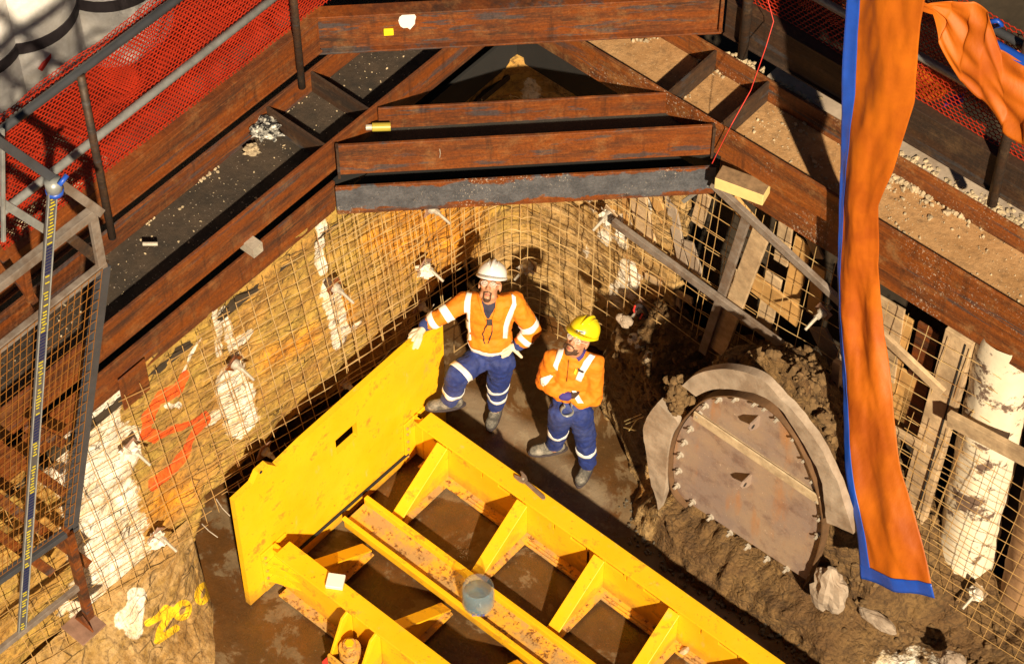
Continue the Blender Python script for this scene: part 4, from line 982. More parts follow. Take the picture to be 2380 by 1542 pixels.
for (x, y) in ((800, 450), (745, 840)):
    c = z7(x, y, YB); d = Vector((.10, 0, .015))
    for e_ in (0, 1):
        cc = c+d*e_*-.0
    L_ = [Vector((0, 0, -.06)), Vector((0, -.035, -.055)), Vector((0, -.10, -.005)), Vector((0, -.115, .03)), Vector((0, -.085, .055)), Vector((0, -.03, .05)), Vector((0, 0, .05))]
    b = MB(); b.prism([c+v for v in L_], (.016, 0, 0)); o = b.build('lifting_lug', M['bulk'], pt, bevel=.002)
    MB().tube([c+Vector((-.002, -.075, .015)), c+Vector((.018, -.075, .015))], .017, 12).build('lug_hole', M['black'], o)
# concrete ring: left piece, crown and right leg (broken at the lower right)
Yc = -.93
def cring(outer, inner, label, seed):
    o_ = smooth_line([z7(x, y, Yc) for x, y in outer], 7); i_ = smooth_line([z7(x, y, Yc) for x, y in inner], 7)
    n = min(len(o_), len(i_)); b = MB(); K = 6; vs = []; fs = []
    rings = []
    for k in range(n):
        sec = []
        for j in range(K+1):
            sec.append(o_[k].lerp(i_[k], j/K))
        sec.append(i_[k]+Vector((0, .05, 0))); sec.append(o_[k]+Vector((0, .06, 0)))
        rings.append(sec)
    m_ = len(rings[0])
    for sec in rings:
        for j, p in enumerate(sec):
            f = .014*noise.noise(p*4+Vector((seed, 0, 0)))+.004*noise.noise(p*15)
            vs.append(p+Vector((f*.6, f, f*.6)))
    for k in range(n-1):
        for j in range(m_): fs.append((k*m_+j, k*m_+(j+1) % m_, (k+1)*m_+(j+1) % m_, (k+1)*m_+j))
    fs.append(tuple(range(m_))); fs.append(tuple((n-1)*m_+j for j in range(m_))[::-1])
    return b.add(vs, fs).build('ring_segment', M['concrete'], label=label)
rg = cring([(285, 225), (380, 150), (545, 108), (700, 130), (830, 195), (960, 320), (1090, 440), (1190, 590), (1260, 720), (1340, 900), (1400, 1060), (1440, 1220)],
           [(375, 300), (440, 268), (520, 250), (640, 250), (790, 275), (900, 340), (1000, 440), (1100, 590), (1170, 720), (1230, 880), (1255, 1010), (1270, 1140)], None, 2)
tag(rg, 'concrete crown and right leg of the portal ring, partly in the shadow of the tarpaulin', 'portal ring')
rg = cring([(130, 335), (60, 430), (30, 520), (50, 650), (60, 760), (80, 900), (130, 1060)],
           [(235, 420), (262, 480), (215, 560), (190, 660), (180, 780), (178, 900), (170, 960)], None, 7)
tag(rg, 'pale concrete left leg of the portal ring with mud hanging over its top', 'portal ring')
b = MB(); c = z7(250, 290, -.92)
for i in range(90): 
    q = Vector((c.x+RND.gauss(0, .04), -.90+RND.gauss(0, .02), c.z+RND.gauss(-.02, .09))); b.rock(q, RND.uniform(.015, .04))
tag(b.build('mud_lump', M['clodd']), 'lump of mud slumped between the two ring pieces', 'mud')
# broken concrete at the lower right of the portal
def boulder(px, py, Y, rad, label, seed, m='concrete', sq=(1, 1, 1)):
    c = U(px, py, 'Y', Y); b = MB(); nu, nv = 22, 14; vs = []; fs = []
    for i in range(nv+1):
        ph = math.pi*i/nv
        for j in range(nu):
            t = 6.283*j/nu; d = Vector((math.sin(ph)*math.cos(t), math.sin(ph)*math.sin(t), math.cos(ph)))
            k = 1+.45*noise.noise(d*1.6+Vector((seed, 0, 0)))+.16*noise.noise(d*5+Vector((seed, 0, 0)))
            k = min(k, 1.12); vs.append(c+Vector((d.x*sq[0], d.y*sq[1], d.z*sq[2]))*rad*k)
    for i in range(nv):
        for j in range(nu): fs.append((i*nu+j, (i+1)*nu+j, (i+1)*nu+(j+1) % nu, i*nu+(j+1) % nu))
    return tag(b.add(vs, fs).build('concrete_chunk', M[m]), label, 'concrete chunk')
boulder(1925, 1370, -.93, .17, 'biggest broken concrete chunk at the lower right corner of the portal', 1, sq=(.8, .45, 1.35))
#boulder(1950, 1270, -.90, .12, 'broken end of the ring above the biggest chunk', 4, sq=(.6, .5, 1.2))
boulder(2040, 1440, -.70, .085, 'long low slab of concrete by the tarpaulin foot', 7, sq=(1.7, .6, .5))
#boulder(2150, 1420, -.60, .09, 'pale chunk just under the corner of the tarpaulin', 9, sq=(1.3, .7, .8))
#boulder(1860, 1420, -1.0, .09, 'grey wet chunk in front of the portal sill', 12, sq=(1.9, .5, .5))
boulder(2215, 1535, -.62, .085, 'rounded grey rock at the bottom right edge', 15, 'concrete', sq=(1.1, .8, .7))
boulder(1452, 745, -.42, .055, 'pale stone lump on the mud right of the yellow helmet', 22, 'concrete', sq=(1.2, .8, .7))
# ------------------------------------------------------------------ people
TW = -FW.copy(); TW.z = 0; TW.normalize()      # horizontal direction towards the viewer's side of the shaft
ZV = Vector((0, 0, 1))
def J(x, y, z): return U(x, y, 'Z', z)
M['skin'] = plain('skin', (.50, .245, .145), .5, .12, 20, bump=.1, bs=90); M['lip'] = plain('lips', (.36, .11, .08), .5, .1)
M['beard'] = plain('beard_hair', (.085, .04, .022), .8, .5, 90, bump=.4, bs=150)
M['orange'] = plain('orange_workwear', (.80, .235, .006), .75, .25, 7, bump=.3, bs=60, dirt=(.52, .15, .01), dirt_amt=.35, dsc=9)
M['navy'] = plain('navy_workwear', (.012, .032, .21), .8, .4, 9, bump=.4, bs=60, dirt=(.10, .12, .24), dirt_amt=.35, dsc=5)
M['tape'] = plain('silver_reflective_tape', (.86, .86, .88), .4, .12, 30, bump=.1)
M['boot'] = plain('muddy_grey_boot', (.10, .095, .09), .8, .5, 25, dirt=(.34, .31, .27), dirt_amt=.8, dsc=14, bump=.6)
M['glove'] = plain('cream_leather_glove', (.76, .66, .50), .7, .25, 22, bump=.4, bs=70)
M['dglove'] = plain('dark_brown_glove', (.045, .025, .018), .8, .3, 22)
M['eyew'] = plain('eye_white', (.8, .78, .75), .3, .02, bump=0); M['iris'] = plain('iris', (.02, .014, .01), .2, .02, bump=0)
lens = bpy.data.materials.new('clear_lens'); lens.use_nodes = True; lp_ = lens.node_tree.nodes['Principled BSDF']; lp_.inputs['Alpha'].default_value = .18; lp_.inputs['Roughness'].default_value = .05; lp_.inputs['Base Color'].default_value = (.9, .95, 1, 1)
tex = bpy.data.textures.new('folds', 'CLOUDS'); tex.noise_scale = .055; tex.noise_depth = 2
def sculpt(b, name, m, parent, vox=.009, it=8, amp=0., keep=None):
    me = bpy.data.meshes.new(name); me.from_pydata(b.v, [], b.f); bm = bmesh.new(); bm.from_mesh(me)
    bmesh.ops.recalc_face_normals(bm, faces=bm.faces); bm.to_mesh(me); bm.free()
    o = bpy.data.objects.new('tmp', me); COL.objects.link(o)
    r = o.modifiers.new('r', 'REMESH'); r.mode = 'VOXEL'; r.voxel_size = vox; r.use_smooth_shade = True
    s = o.modifiers.new('s', 'SMOOTH'); s.factor = .5; s.iterations = it
    if amp: d = o.modifiers.new('d', 'DISPLACE'); d.texture = tex; d.strength = amp; d.mid_level = .5; d.texture_coords = 'GLOBAL'; s2 = o.modifiers.new('s2', 'SMOOTH'); s2.iterations = 2
    dg = bpy.context.evaluated_depsgraph_get(); dg.update(); me2 = bpy.data.meshes.new_from_object(o.evaluated_get(dg)); bpy.data.objects.remove(o)
    if keep:
        bm = bmesh.new(); bm.from_mesh(me2); bmesh.ops.delete(bm, geom=[v for v in bm.verts if not keep(v.co)], context='VERTS'); bm.to_mesh(me2); bm.free()
    bvh = BVHTree.FromPolygons([v.co.copy() for v in me2.vertices], [tuple(p.vertices) for p in me2.polygons])
    off = wl(parent); me2.transform(Matrix.Translation(-off)); me2.name = name
    me2.materials.clear(); me2.materials.append(m); me2.polygons.foreach_set('use_smooth', [True]*len(me2.polygons))
    ob = bpy.data.objects.new(name, me2); COL.objects.link(ob); ob.parent = parent
    return ob, bvh
def limb(b, P, R, n=14):
    """tapered limb through joints with round ends"""
    pts = []; rs = []
    for i in range(len(P)-1):
        for j in range(6): t = j/6; pts.append(P[i].lerp(P[i+1], t)); rs.append(R[i]+(R[i+1]-R[i])*t)
    pts.append(P[-1]); rs.append(R[-1]); b.tube(pts, 0, n, rs=rs)
    for p, r in zip(P, R): b.ell(p, (r*.99, r*.99, r*.99), None, 14, 8)
BASIS = Matrix((RT, TW, ZV)).transposed()
def wrap(bvh, c, axis, hw, name, m, parent, off=.004, n=30, rmax=.16, K=4):
    """ring of tape laid on the garment round a limb"""
    axis = axis.normalized(); a = axis.orthogonal().normalized(); b_ = axis.cross(a); vs = []; fs = []
    for k in range(K+1):
        q = c+axis*(-hw+2*hw*k/K); last = .06
        for j in range(n):
            t = 6.283*j/n; d = a*math.cos(t)+b_*math.sin(t); h = bvh.ray_cast(q, d, rmax); r = h[3] if h[0] is not None else last; last = r; vs.append(q+d*(r+off))
    for k in range(K):
        for j in range(n): fs.append((k*n+j, k*n+(j+1) % n, (k+1)*n+(j+1) % n, (k+1)*n+j))
    return MB().add(vs, fs).build(name, m, parent, smooth=True, solid=.003)
def lay(bvh, L_, R_, name, m, parent, off=.005, nu=6, sub=8, default=None, solid=.003):
    """strip laid on a surface: left and right edge as sight lines"""
    def ray(p): return (FW + RT*((p[0]-1190)/FPX) + UPV*((771-p[1])/FPX)).normalized()
    rows = []; 
    for i in range(len(L_)-1):
        for k in range(sub+(1 if i == len(L_)-2 else 0)):
            t = k/sub; a = [L_[i][c]+(L_[i+1][c]-L_[i][c])*t for c in (0, 1)]; z = [R_[i][c]+(R_[i+1][c]-R_[i][c])*t for c in (0, 1)]
            row = []
            for j in range(nu+1):
                p = (a[0]+(z[0]-a[0])*j/nu, a[1]+(z[1]-a[1])*j/nu); h = bvh.ray_cast(CAM, ray(p)); row.append((h[0]+h[1]*off*(1 if h[1].dot(ray(p)) < 0 else -1)) if h[0] is not None else None)
            rows.append(row)
    vs = []; idx = {}; fs = []
    for i, row in enumerate(rows):
        for j, p in enumerate(row):
            if p is not None: idx[i, j] = len(vs); vs.append(p)
    for i in range(len(rows)-1):
        for j in range(nu):
            q = [(i, j), (i, j+1), (i+1, j+1), (i+1, j)]
            if all(c in idx for c in q):
                P = [vs[idx[c]] for c in q]
                if max((P[0]-P[2]).length, (P[1]-P[3]).length) < .07: fs.append(tuple(idx[c] for c in q))
    if not fs: print('EMPTY', name); return
    return MB().add(vs, fs).build(name, m, parent, smooth=True, solid=solid)
def hand(b, wrist, palm, knuck, tips, thumb, r=.0105, pr=.026):
    limb(b, [wrist, palm], [pr*.85, pr]); mid = sum(knuck, Vector())/len(knuck)
    for k in knuck: limb(b, [palm.lerp(wrist, .3), k], [pr*.62, r*1.35])
    for i, (k, ts) in enumerate(zip(knuck, tips)): limb(b, [k]+ts, [r*1.3]+[r*(1.12-.1*j) for j in range(len(ts))])
    limb(b, thumb, [r*1.7]+[r*1.25]*(len(thumb)-2)+[r*1.05])
def head(t, C_, f, u, k=(.85, .95, .95), beard='goatee', b_=None, neck=None):
    f = f.normalized(); u = (u-f*u.dot(f)).normalized(); s = f.cross(u)       # s = image left when facing the viewer is -s
    R3 = Matrix((s, f, u)).transposed()
    def W(a, b2, c): return C_+s*a*k[0]+f*b2*k[1]+u*c*k[2]
    def E(c, rad): b_.ell(W(*c), (rad[0]*k[0], rad[1]*k[1], rad[2]*k[2]), R3, 18, 12)
    E((0, -.01, .035), (.080, .098, .095)); E((0, .012, -.035), (.066, .080, .075)); E((0, .038, -.078), (.048, .050, .040)); E((0, .062, -.104), (.026, .026, .020))
    E((0, .068, .03), (.056, .026, .018)); E((0, .092, .0), (.012, .020, .030)); E((0, .102, -.018), (.016, .018, .013)); E((-.011, .094, -.022), (.010, .012, .009)); E((.011, .094, -.022), (.010, .012, .009))
    E((0, .083, -.058), (.027, .016, .008)); E((0, .080, -.070), (.022, .016, .008))
    for sx in (-1, 1): E((sx*.043, .062, -.008), (.024, .024, .022)); E((sx*.085, -.008, -.005), (.010, .020, .034)); E((sx*.050, .03, -.07), (.02, .04, .03))
    return W, R3, s, f, u
def face_parts(t, bvh, W, R3, s, f, u, beard, k=.85):
    def fp(test, name, m, off, rng=(-.075, .075, -.14, .06), n=70):
        vs = []; idx = {}; fs = []; da = (rng[1]-rng[0])/n; dc = (rng[3]-rng[2])/n
        for i in range(n+1):
            for j in range(n+1):
                a = rng[0]+da*i; c = rng[2]+dc*j
                if test(a, c):
                    o_ = W(a, .25, c); h = bvh.ray_cast(o_, -f, .4)
                    if h[0] is not None and h[3] < .24: idx[i, j] = len(vs); vs.append(h[0]+f*off*.8+h[1]*off*.5)
        for (i, j) in idx:
            q = [(i, j), (i+1, j), (i+1, j+1), (i, j+1)]
            if all(c in idx for c in q): fs.append(tuple(idx[c] for c in q))
        if fs: MB().add(vs, fs).build(name, m, t, smooth=True, solid=.0015)
    def wob(a, c): return .004*noise.noise(Vector((a*90, c*90, 3)))
    if beard == 'goatee':
        fp(lambda a, c: (abs(abs(a)-.027)+wob(a, c) < .0065 and -.10 < c < -.045) or (abs(a) < .030 and abs(c+.043-.05*0-abs(a)*.12*-1*0+abs(a)*.18)+wob(a, c) < .006) or (abs(a) < .028 and -.118 < c < -.092+wob(a, c)), 'beard', M['beard'], .002)
    else:
        fp(lambda a, c: (abs(a) < .034 and abs(c+.042+abs(a)*.2)+wob(a, c) < .0075) or (c < -.085+abs(a)*.3+wob(a, c) and c > -.13+abs(a)*.35) or (abs(a) > .030 and abs(a) < .062 and -.11 < c < -.05+wob(a, c)), 'beard', M['beard'], .002)
    fp(lambda a, c: abs(a) < .022-abs(c+.064)*1.5 and abs(c+.064) < .009, 'lips', M['lip'], .001)
    fp(lambda a, c: abs(a) < .018 and abs(c+.0635) < .0018, 'mouth_line', M['iris'], .002)
    fp(lambda a, c: .014 < abs(a) < .050 and abs(c-.036+abs(abs(a)-.03)*.25) < .0048, 'eyebrow', M['beard'], .0015)
    for sx in (-1, 1):
        a, c = sx*.031, .017; o_ = W(a, .25, c); h = bvh.ray_cast(o_, -f, .4)
        if h[0] is None: continue
        p = h[0]
        MB().ell(p-f*.004, (.0125, .010, .0062), R3, 14, 8).build('eye', M['eyew'], t, smooth=True)
        MB().ell(p+f*.0042+u*.0012, (.0052, .0035, .0052), R3, 10, 8).build('pupil', M['iris'], t, smooth=True)
        MB().ell(p-f*.002+u*.006, (.0145, .009, .0035), R3, 12, 6).build('eyelid', M['skin'], t, smooth=True)
    g = thing_child('glasses', t)
    for sx in (-1, 1):
        pts = []; 
        for i in range(17): an = 6.283*i/16; pts.append(W(sx*.034+.027*math.cos(an), .112-.012*abs(math.cos(an)), .014+.019*math.sin(an)))
        MB().tube(pts, .0010, 5, caps=False).build('rim', M['eyew'], t, smooth=True)
        MB().add(pts[:16], [tuple(range(16))]).build('lens', lens, t)
        MB().tube([W(sx*.062, .10, .018), W(sx*.083, .05, .016), W(sx*.088, -.01, .012)], .0016, 5).build('temple', M['eyew'], t)
def thing_child(n, t): return t
def helmet(t, W, R3, s, f, u, m, k, peak=.05, ridge=True, tilt=0):
    R_ = R3
    b = MB(); nu, nv = 36, 12; vs = []; fs = []
    c0 = W(0, -.022, .072)
    for i in range(nv+1):
        ph = math.pi/2*i/nv
        for j in range(nu):
            t_ = 6.283*j/nu; r = math.sin(ph)**.9; rx, ry, rz = .106*k[0], .128*k[1], .108*k[2]
            vs.append(c0+R_ @ Vector((rx*r*math.cos(t_), ry*r*math.sin(t_), rz*math.cos(ph))))
    for i in range(nv):
        for j in range(nu): fs.append((i*nu+j, (i+1)*nu+j, (i+1)*nu+(j+1) % nu, i*nu+(j+1) % nu))
    b.add(vs, fs).build('shell', m, t, smooth=True, solid=.004)
    b = MB(); vs = []; fs = []
    for i in range(3):
        for j in range(nu):
            t_ = 6.283*j/nu; fr_ = max(0, math.sin(t_)); ex = (1, 1.07+.38*fr_**2*peak/.05*.9, 1.09+.42*fr_**2*peak/.05*.9)[i]
            dz = (0, -.004-.012*fr_, -.012-.014*fr_)[i]
            vs.append(c0+R_ @ Vector((.106*k[0]*(1+(ex-1)*.6)*math.cos(t_), .128*k[1]*ex*math.sin(t_), dz)))
    for i in range(2):
        for j in range(nu): fs.append((i*nu+j, (i+1)*nu+j, (i+1)*nu+(j+1) % nu, i*nu+(j+1) % nu))
    b.add(vs, fs).build('brim', m, t, smooth=True, solid=.005)
    if ridge:
        pts = [c0+R_ @ Vector((0, .128*k[1]*math.sin(a), .108*k[2]*math.cos(a)+.004)) for a in np.linspace(-.9, 1.15, 12)]
        MB().tube(pts, .011, 8).build('ridge', m, t, smooth=True)
        for sx in (-1, 1):
            pts = [c0+R_ @ Vector((sx*.030, .120*k[1]*math.sin(a), .103*k[2]*math.cos(a)+.002)) for a in np.linspace(-.7, .8, 10)]
            MB().tube(pts, .005, 6).build('ridge', m, t, smooth=True)
    b = MB(); pts = [c0+R_ @ Vector((.095*k[0]*math.cos(a), .115*k[1]*math.sin(a), -.012)) for a in np.linspace(0, 6.283, 24)]; b.tube(pts, .007, 6).build('headband', M['strap'], t)
def boot(t, ank, toe, zs, w=.046):
    d = toe-ank; d.z = 0; d.normalize(); sd = Vector((-d.y, d.x, 0)); R3 = Matrix((sd, d, ZV)).transposed(); a = Vector((ank.x, ank.y, zs))
    b = MB(); L0 = .115
    b.ell(a-d*.03+ZV*.05, (w*.85, .055, .055), R3); b.ell(a+d*.05+ZV*.045, (w, .085, .045), R3); b.ell(a+d*.12+ZV*.038, (w*1.02, .065, .038), R3); limb(b, [a+ZV*.05, a+ZV*.15-d*.01], [w*.95, w*.98])
    b.bx(0, .0001, 0, .0001, 0, .0001) if False else None
    o, _ = sculpt(b, 'boot', M['boot'], t, .008, 4, .008, keep=lambda v: v.z > zs+.008)
    b = MB(); n = 28; pts = []
    for i in range(n):
        an = 6.283*i/n; yy = math.sin(an); ww = w*(1.02+.10*yy-.12*(1-yy*yy)*0); pts.append(a+d*(.045+.148*yy)+sd*(ww*math.cos(an)*(1 if abs(yy) < .9 else 1))+ZV*.002)
    b.prism(pts, (0, 0, .020)); b.build('sole', M['strap'], o, bevel=.003)
    lb = MB()
    for i in range(4): c = a+d*(.03+.02*i)+ZV*(.112-.013*i); lb.bar(c-sd*.022, c+sd*.022, .004, .004)
    lb.build('laces', M['bolt'], o)

# ---------- person in the white helmet
m1 = thing('person', 'man in white helmet and orange jacket leaning one glove on the yellow plate', 'person', J(1147, 965, 0))
sR, sL = J(1080, 700, 1.43), J(1196, 700, 1.41); eR, eL = J(1030, 733, 1.37), J(1238, 768, 1.15); wR, wL = J(990, 754, 1.29), J(1206, 800, 1.05)
nk = J(1136, 708, 1.46); pv = J(1141, 822, .90); ch = J(1138, 738, 1.27); wa = J(1139, 785, 1.06)
hR, hL = J(1108, 842, .87), J(1166, 842, .87); kR, kL = J(1062, 868, .93), J(1158, 888, .50); aR, aL = J(1047, 930, .60), J(1152, 950, .08)
hd = J(1139, 663, 1.65)
body = MB(); fdir = (TW*.74 + ZV*.84 - RT*.12)
Wm, R3m, s_, f_, u_ = head(m1, hd, fdir, ZV+RT*.03, b_=body)
limb(body, [hd-ZV*.06-TW*.02, nk+ZV*.0-TW*.03, ch-TW*.03, wa, pv], [.050, .056, .10, .085, .06])
limb(body, [sR, eR, wR], [.05, .04, .028]); limb(body, [sL, eL, wL], [.05, .04, .028]); limb(body, [hR, kR, aR], [.055, .045, .035]); limb(body, [hL, kL, aL], [.055, .045, .035])
ob, bv = sculpt(body, 'body', M['skin'], m1, .0062, 4)
face_parts(m1, bv, Wm, R3m, s_, f_, u_, 'goatee')
hm = bpy.data.objects.new('helmet', None); COL.objects.link(hm); hm.parent = m1; helmet(hm, Wm, R3m, s_, f_, u_, plain('white_helmet_shell', (.80, .80, .83), .3, .1, 6, bump=0), (.93, .95, .95), peak=.03)
jk = MB()
jk.ell(ch+ZV*.07-TW*.0, (.170, .110, .13), BASIS); jk.ell(ch-ZV*.04+TW*.01, (.165, .115, .15), BASIS); jk.ell(wa+ZV*.02+TW*.01, (.160, .118, .13), BASIS); jk.ell(wa-ZV*.06+TW*.0, (.150, .115, .09), BASIS)
limb(jk, [sR+RT*.06-ZV*.01, sR, eR, eR.lerp(wR, .75)], [.075, .070, .062, .056]); limb(jk, [sL-RT*.06-ZV*.01, sL, eL, eL.lerp(wL, .75)], [.075, .070, .066, .056])
limb(jk, [sR+ZV*.0, nk-ZV*.02-TW*.02, sL], [.055, .062, .055])
oj, bj = sculpt(jk, 'jacket', M['orange'], m1, .0085, 5, .030)
for (a, c, nm) in ((eR, wR, 'r'), (eL, wL, 'l')):
    d = (c-a); b = MB(); limb(b, [a+d*.70, c+d*.02], [.054, .047]); sculpt(b, 'cuff', M['navy'], m1, .008, 3, .01)
wrap(bj, sR.lerp(eR, .85), eR-sR, .028, 'sleeve_tape', M['tape'], m1); wrap(bj, eR.lerp(wR, .52), wR-eR, .024, 'cuff_tape', M['tape'], m1)
wrap(bj, sL.lerp(eL, .80), eL-sL, .026, 'sleeve_tape', M['tape'], m1); wrap(bj, eL.lerp(wL, .55), wL-eL, .022, 'cuff_tape', M['tape'], m1)
wrap(bj, wa-ZV*.035, ZV, .026, 'waist_tape', M['tape'], m1, n=48, rmax=.3)
lay(bj, [(1087, 671), (1079, 700), (1078, 725), (1082, 752), (1086, 790)], [(1099, 668), (1094, 700), (1093, 725), (1093, 752), (1096, 790)], 'brace_tape', M['tape'], m1, nu=4)
lay(bj, [(1189, 683), (1190, 705), (1176, 735), (1170, 755), (1168, 785)], [(1199, 690), (1200, 708), (1189, 738), (1181, 757), (1178, 786)], 'brace_tape', M['tape'], m1, nu=4)
lay(bj, [(1112, 690), (1114, 705), (1122, 722), (1132, 739)], [(1156, 690), (1153, 705), (1146, 722), (1137, 739)], 'undershirt', plain('navy_undershirt', (.03, .03, .07), .8), m1, off=.004, nu=10)
for (xa, ya, xb, yb) in ((1107, 683, 1128, 745), (1160, 683, 1142, 745)):
    lay(bj, [(xa, ya), (xb, yb)], [(xa+(7 if xa < 1130 else -7), ya-2), (xb+3, yb)], 'collar_flap', M['orange'], m1, off=.010, nu=3)
lay(bj, [(1131, 741), (1131, 753)], [(1143, 741), (1143, 753)], 'buckle', M['strap'], m1, off=.010, nu=3)
for xs in ([(1131, 752), (1122, 775), (1126, 797)], [(1142, 752), (1143, 768), (1133, 797)]):
    lay(bj, xs, [(x+2, y) for x, y in xs], 'cord', M['strap'], m1, off=.010, nu=1)
tr = MB(); tr.ell(pv-ZV*.01+TW*.0, (.150, .112, .11), BASIS); tr.ell(pv+ZV*.08, (.148, .11, .07), BASIS); limb(tr, [hR+ZV*.02, kR, kR.lerp(aR, .5), aR+ZV*.02], [.098, .084, .074, .064]); limb(tr, [hL+ZV*.02, kL, kL.lerp(aL, .5), aL+ZV*.06], [.098, .080, .072, .062])
ot, bt_ = sculpt(tr, 'trousers', M['navy'], m1, .0085, 5, .032)
wrap(bt_, hR.lerp(kR, .80), (kR-hR)+Vector((0, 0, -.12)), .022, 'leg_tape', M['tape'], m1); wrap(bt_, kR.lerp(aR, .62), aR-kR, .024, 'leg_tape', M['tape'], m1)
wrap(bt_, kL.lerp(aL, .08), aL-kL+RT*.1, .018, 'leg_tape', M['tape'], m1); wrap(bt_, kL.lerp(aL, .45), aL-kL, .022, 'leg_tape', M['tape'], m1)
boot(m1, J(1050, 938, .54), J(985, 945, .54), .512); boot(m1, J(1154, 957, .0), J(1143, 987, .0), .0)
g = MB(); hand(g, J(989, 756, 1.29), J(976, 773, 1.275), [J(956, 779, 1.268), J(962, 785, 1.272), J(969, 788, 1.276), J(977, 788, 1.278)],
    [[J(949, 790, 1.245), J(945, 801, 1.205)], [J(956, 797, 1.25), J(953, 808, 1.21)], [J(964, 799, 1.25), J(961, 809, 1.21)], [J(974, 799, 1.25), J(970, 808, 1.22)]], [J(978, 765, 1.28), J(962, 767, 1.27), J(952, 778, 1.26)])
sculpt(g, 'glove', M['glove'], m1, .0045, 3)
g = MB(); hand(g, J(1204, 799, 1.05), J(1189, 806, 1.045), [J(1178, 800, 1.055), J(1176, 808, 1.05), J(1177, 816, 1.045), J(1180, 823, 1.035)],
    [[J(1170, 800, 1.06), J(1163, 801, 1.05)], [J(1169, 811, 1.05), J(1161, 812, 1.045)], [J(1170, 819, 1.04), J(1163, 821, 1.035)], [J(1174, 826, 1.03), J(1168, 829, 1.02)]], [J(1196, 812, 1.03), J(1205, 822, 1.0), J(1212, 829, .98)])
sculpt(g, 'glove', M['glove'], m1, .0045, 3)
rd = J(1155, 808, 1.06); b = MB(); b.bar(rd-ZV*.035, rd+ZV*.03, .045, .026, up=TW); ro = b.build('radio', plain('lime_radio', (.62, .80, .03), .4, .1), m1, bevel=.004)
b = MB(); b.tube([rd+ZV*.03+RT*.008, rd+ZV*.125+RT*.008], .005, 6); b.build('antenna', M['strap'], ro); b = MB(); b.bar(rd-ZV*.02+TW*.0135, rd+ZV*.005+TW*.0135, .03, .002, up=TW); b.build('radio_screen', M['bolt'], ro)
c = J(1146, 812, 1.03); MB().tube([c-RT*.025+ZV*.05, c-RT*.028-ZV*.01+TW*.02, c-ZV*.035+TW*.03, c+RT*.035-ZV*.01+TW*.02], .009, 7).build('belt_loop', M['strap'], m1, smooth=True)

# ---------- person in the yellow helmet
m2 = thing('person', 'man in yellow helmet standing with folded arms in front of the mud bank', 'person', J(1325, 1085, 0))
sR, sL = J(1286, 832, 1.36), J(1383, 843, 1.36); eR, eL = J(1266, 886, 1.12), J(1380, 922, 1.05); wR, wL = J(1312, 895, 1.15), J(1325, 898, 1.10)
nk = J(1335, 822, 1.45); pv = J(1327, 945, .90); ch = J(1334, 858, 1.25); wa = J(1331, 905, 1.05)
hR, hL = J(1304, 958, .87), J(1347, 960, .87); kR, kL = J(1298, 992, .50), J(1360, 1012, .49); aR, aL = J(1288, 1040, .08), J(1366, 1084, .08)
hd = J(1344, 789, 1.655)
body = MB(); fdir = (TW*.70 + ZV*.80 - RT*.44)
Wm, R3m, s_, f_, u_ = head(m2, hd, fdir, ZV+RT*.10, b_=body)
limb(body, [hd-ZV*.06-TW*.02, nk-TW*.02, ch-TW*.03, wa, pv], [.050, .056, .10, .085, .06])
limb(body, [sR, eR, wR], [.05, .04, .028]); limb(body, [sL, eL, wL], [.05, .04, .028]); limb(body, [hR, kR, aR], [.055, .045, .035]); limb(body, [hL, kL, aL], [.055, .045, .035])
ob, bv = sculpt(body, 'body', M['skin'], m2, .0062, 4)
face_parts(m2, bv, Wm, R3m, s_, f_, u_, 'full')
hm = bpy.data.objects.new('helmet', None); COL.objects.link(hm); hm.parent = m2; helmet(hm, Wm, R3m, s_, f_, u_, plain('yellow_helmet_shell', (.92, .74, .015), .3, .08, 6, bump=0), (.95, .97, .98), peak=.06)
sh = [o for o in hm.children if o.name.startswith('shell')][0]
bh = BVHTree.FromPolygons([v.co + wl(sh) for v in sh.data.vertices], [tuple(p.vertices) for p in sh.data.polygons])
lay(bh, [(1336, 764), (1334, 769)], [(1361, 771), (1359, 777)], 'sticker', M['white'], hm, off=.004, nu=8, sub=3, solid=.001)
lay(bh, [(1341, 767), (1340.5, 769)], [(1344, 768), (1343.5, 770)], 'sticker_mark', M['strap'], hm, off=.0055, nu=2, sub=2, solid=.001); lay(bh, [(1346, 768.5), (1345.5, 771)], [(1357, 771.5), (1356.5, 774)], 'sticker_print', M['channel'], hm, off=.0055, nu=4, sub=2, solid=.001)
jk = MB()
jk.ell(ch+ZV*.06, (.152, .105, .13), BASIS); jk.ell(ch-ZV*.06+TW*.01, (.152, .108, .15), BASIS); jk.ell(wa-ZV*.04, (.145, .108, .13), BASIS)
limb(jk, [sR+RT*.05-ZV*.01, sR, eR, eR.lerp(wR, .8)], [.070, .068, .064, .050]); limb(jk, [sL-RT*.05-ZV*.01, sL, eL, eL.lerp(wL, .9)], [.070, .068, .064, .050]); limb(jk, [sR, nk-ZV*.02-TW*.02, sL], [.052, .062, .052])
fa = TW*.115
RW_, LW_ = [], []
limb(jk, [eR, eR.lerp(wR, .5)+TW*.05, J(1314, 897, 1.13)+TW*.05], [.06, .055, .048]); limb(jk, [eL, J(1350, 918, 1.05)+TW*.05, J(1326, 908, 1.08)+TW*.04], [.062, .055, .048])
oj, bj = sculpt(jk, 'jacket', M['orange'], m2, .0085, 4, .030)
lay(bj, [(1303, 795), (1297, 815), (1285, 848), (1292, 858)], [(1315, 793), (1310, 818), (1297, 850), (1297, 860)], 'brace_tape', M['tape'], m2, nu=4)
lay(bj, [(1370, 822), (1357, 838), (1345, 862), (1337, 880)], [(1384, 828), (1372, 846), (1359, 866), (1350, 886)], 'brace_tape', M['tape'], m2, nu=4)
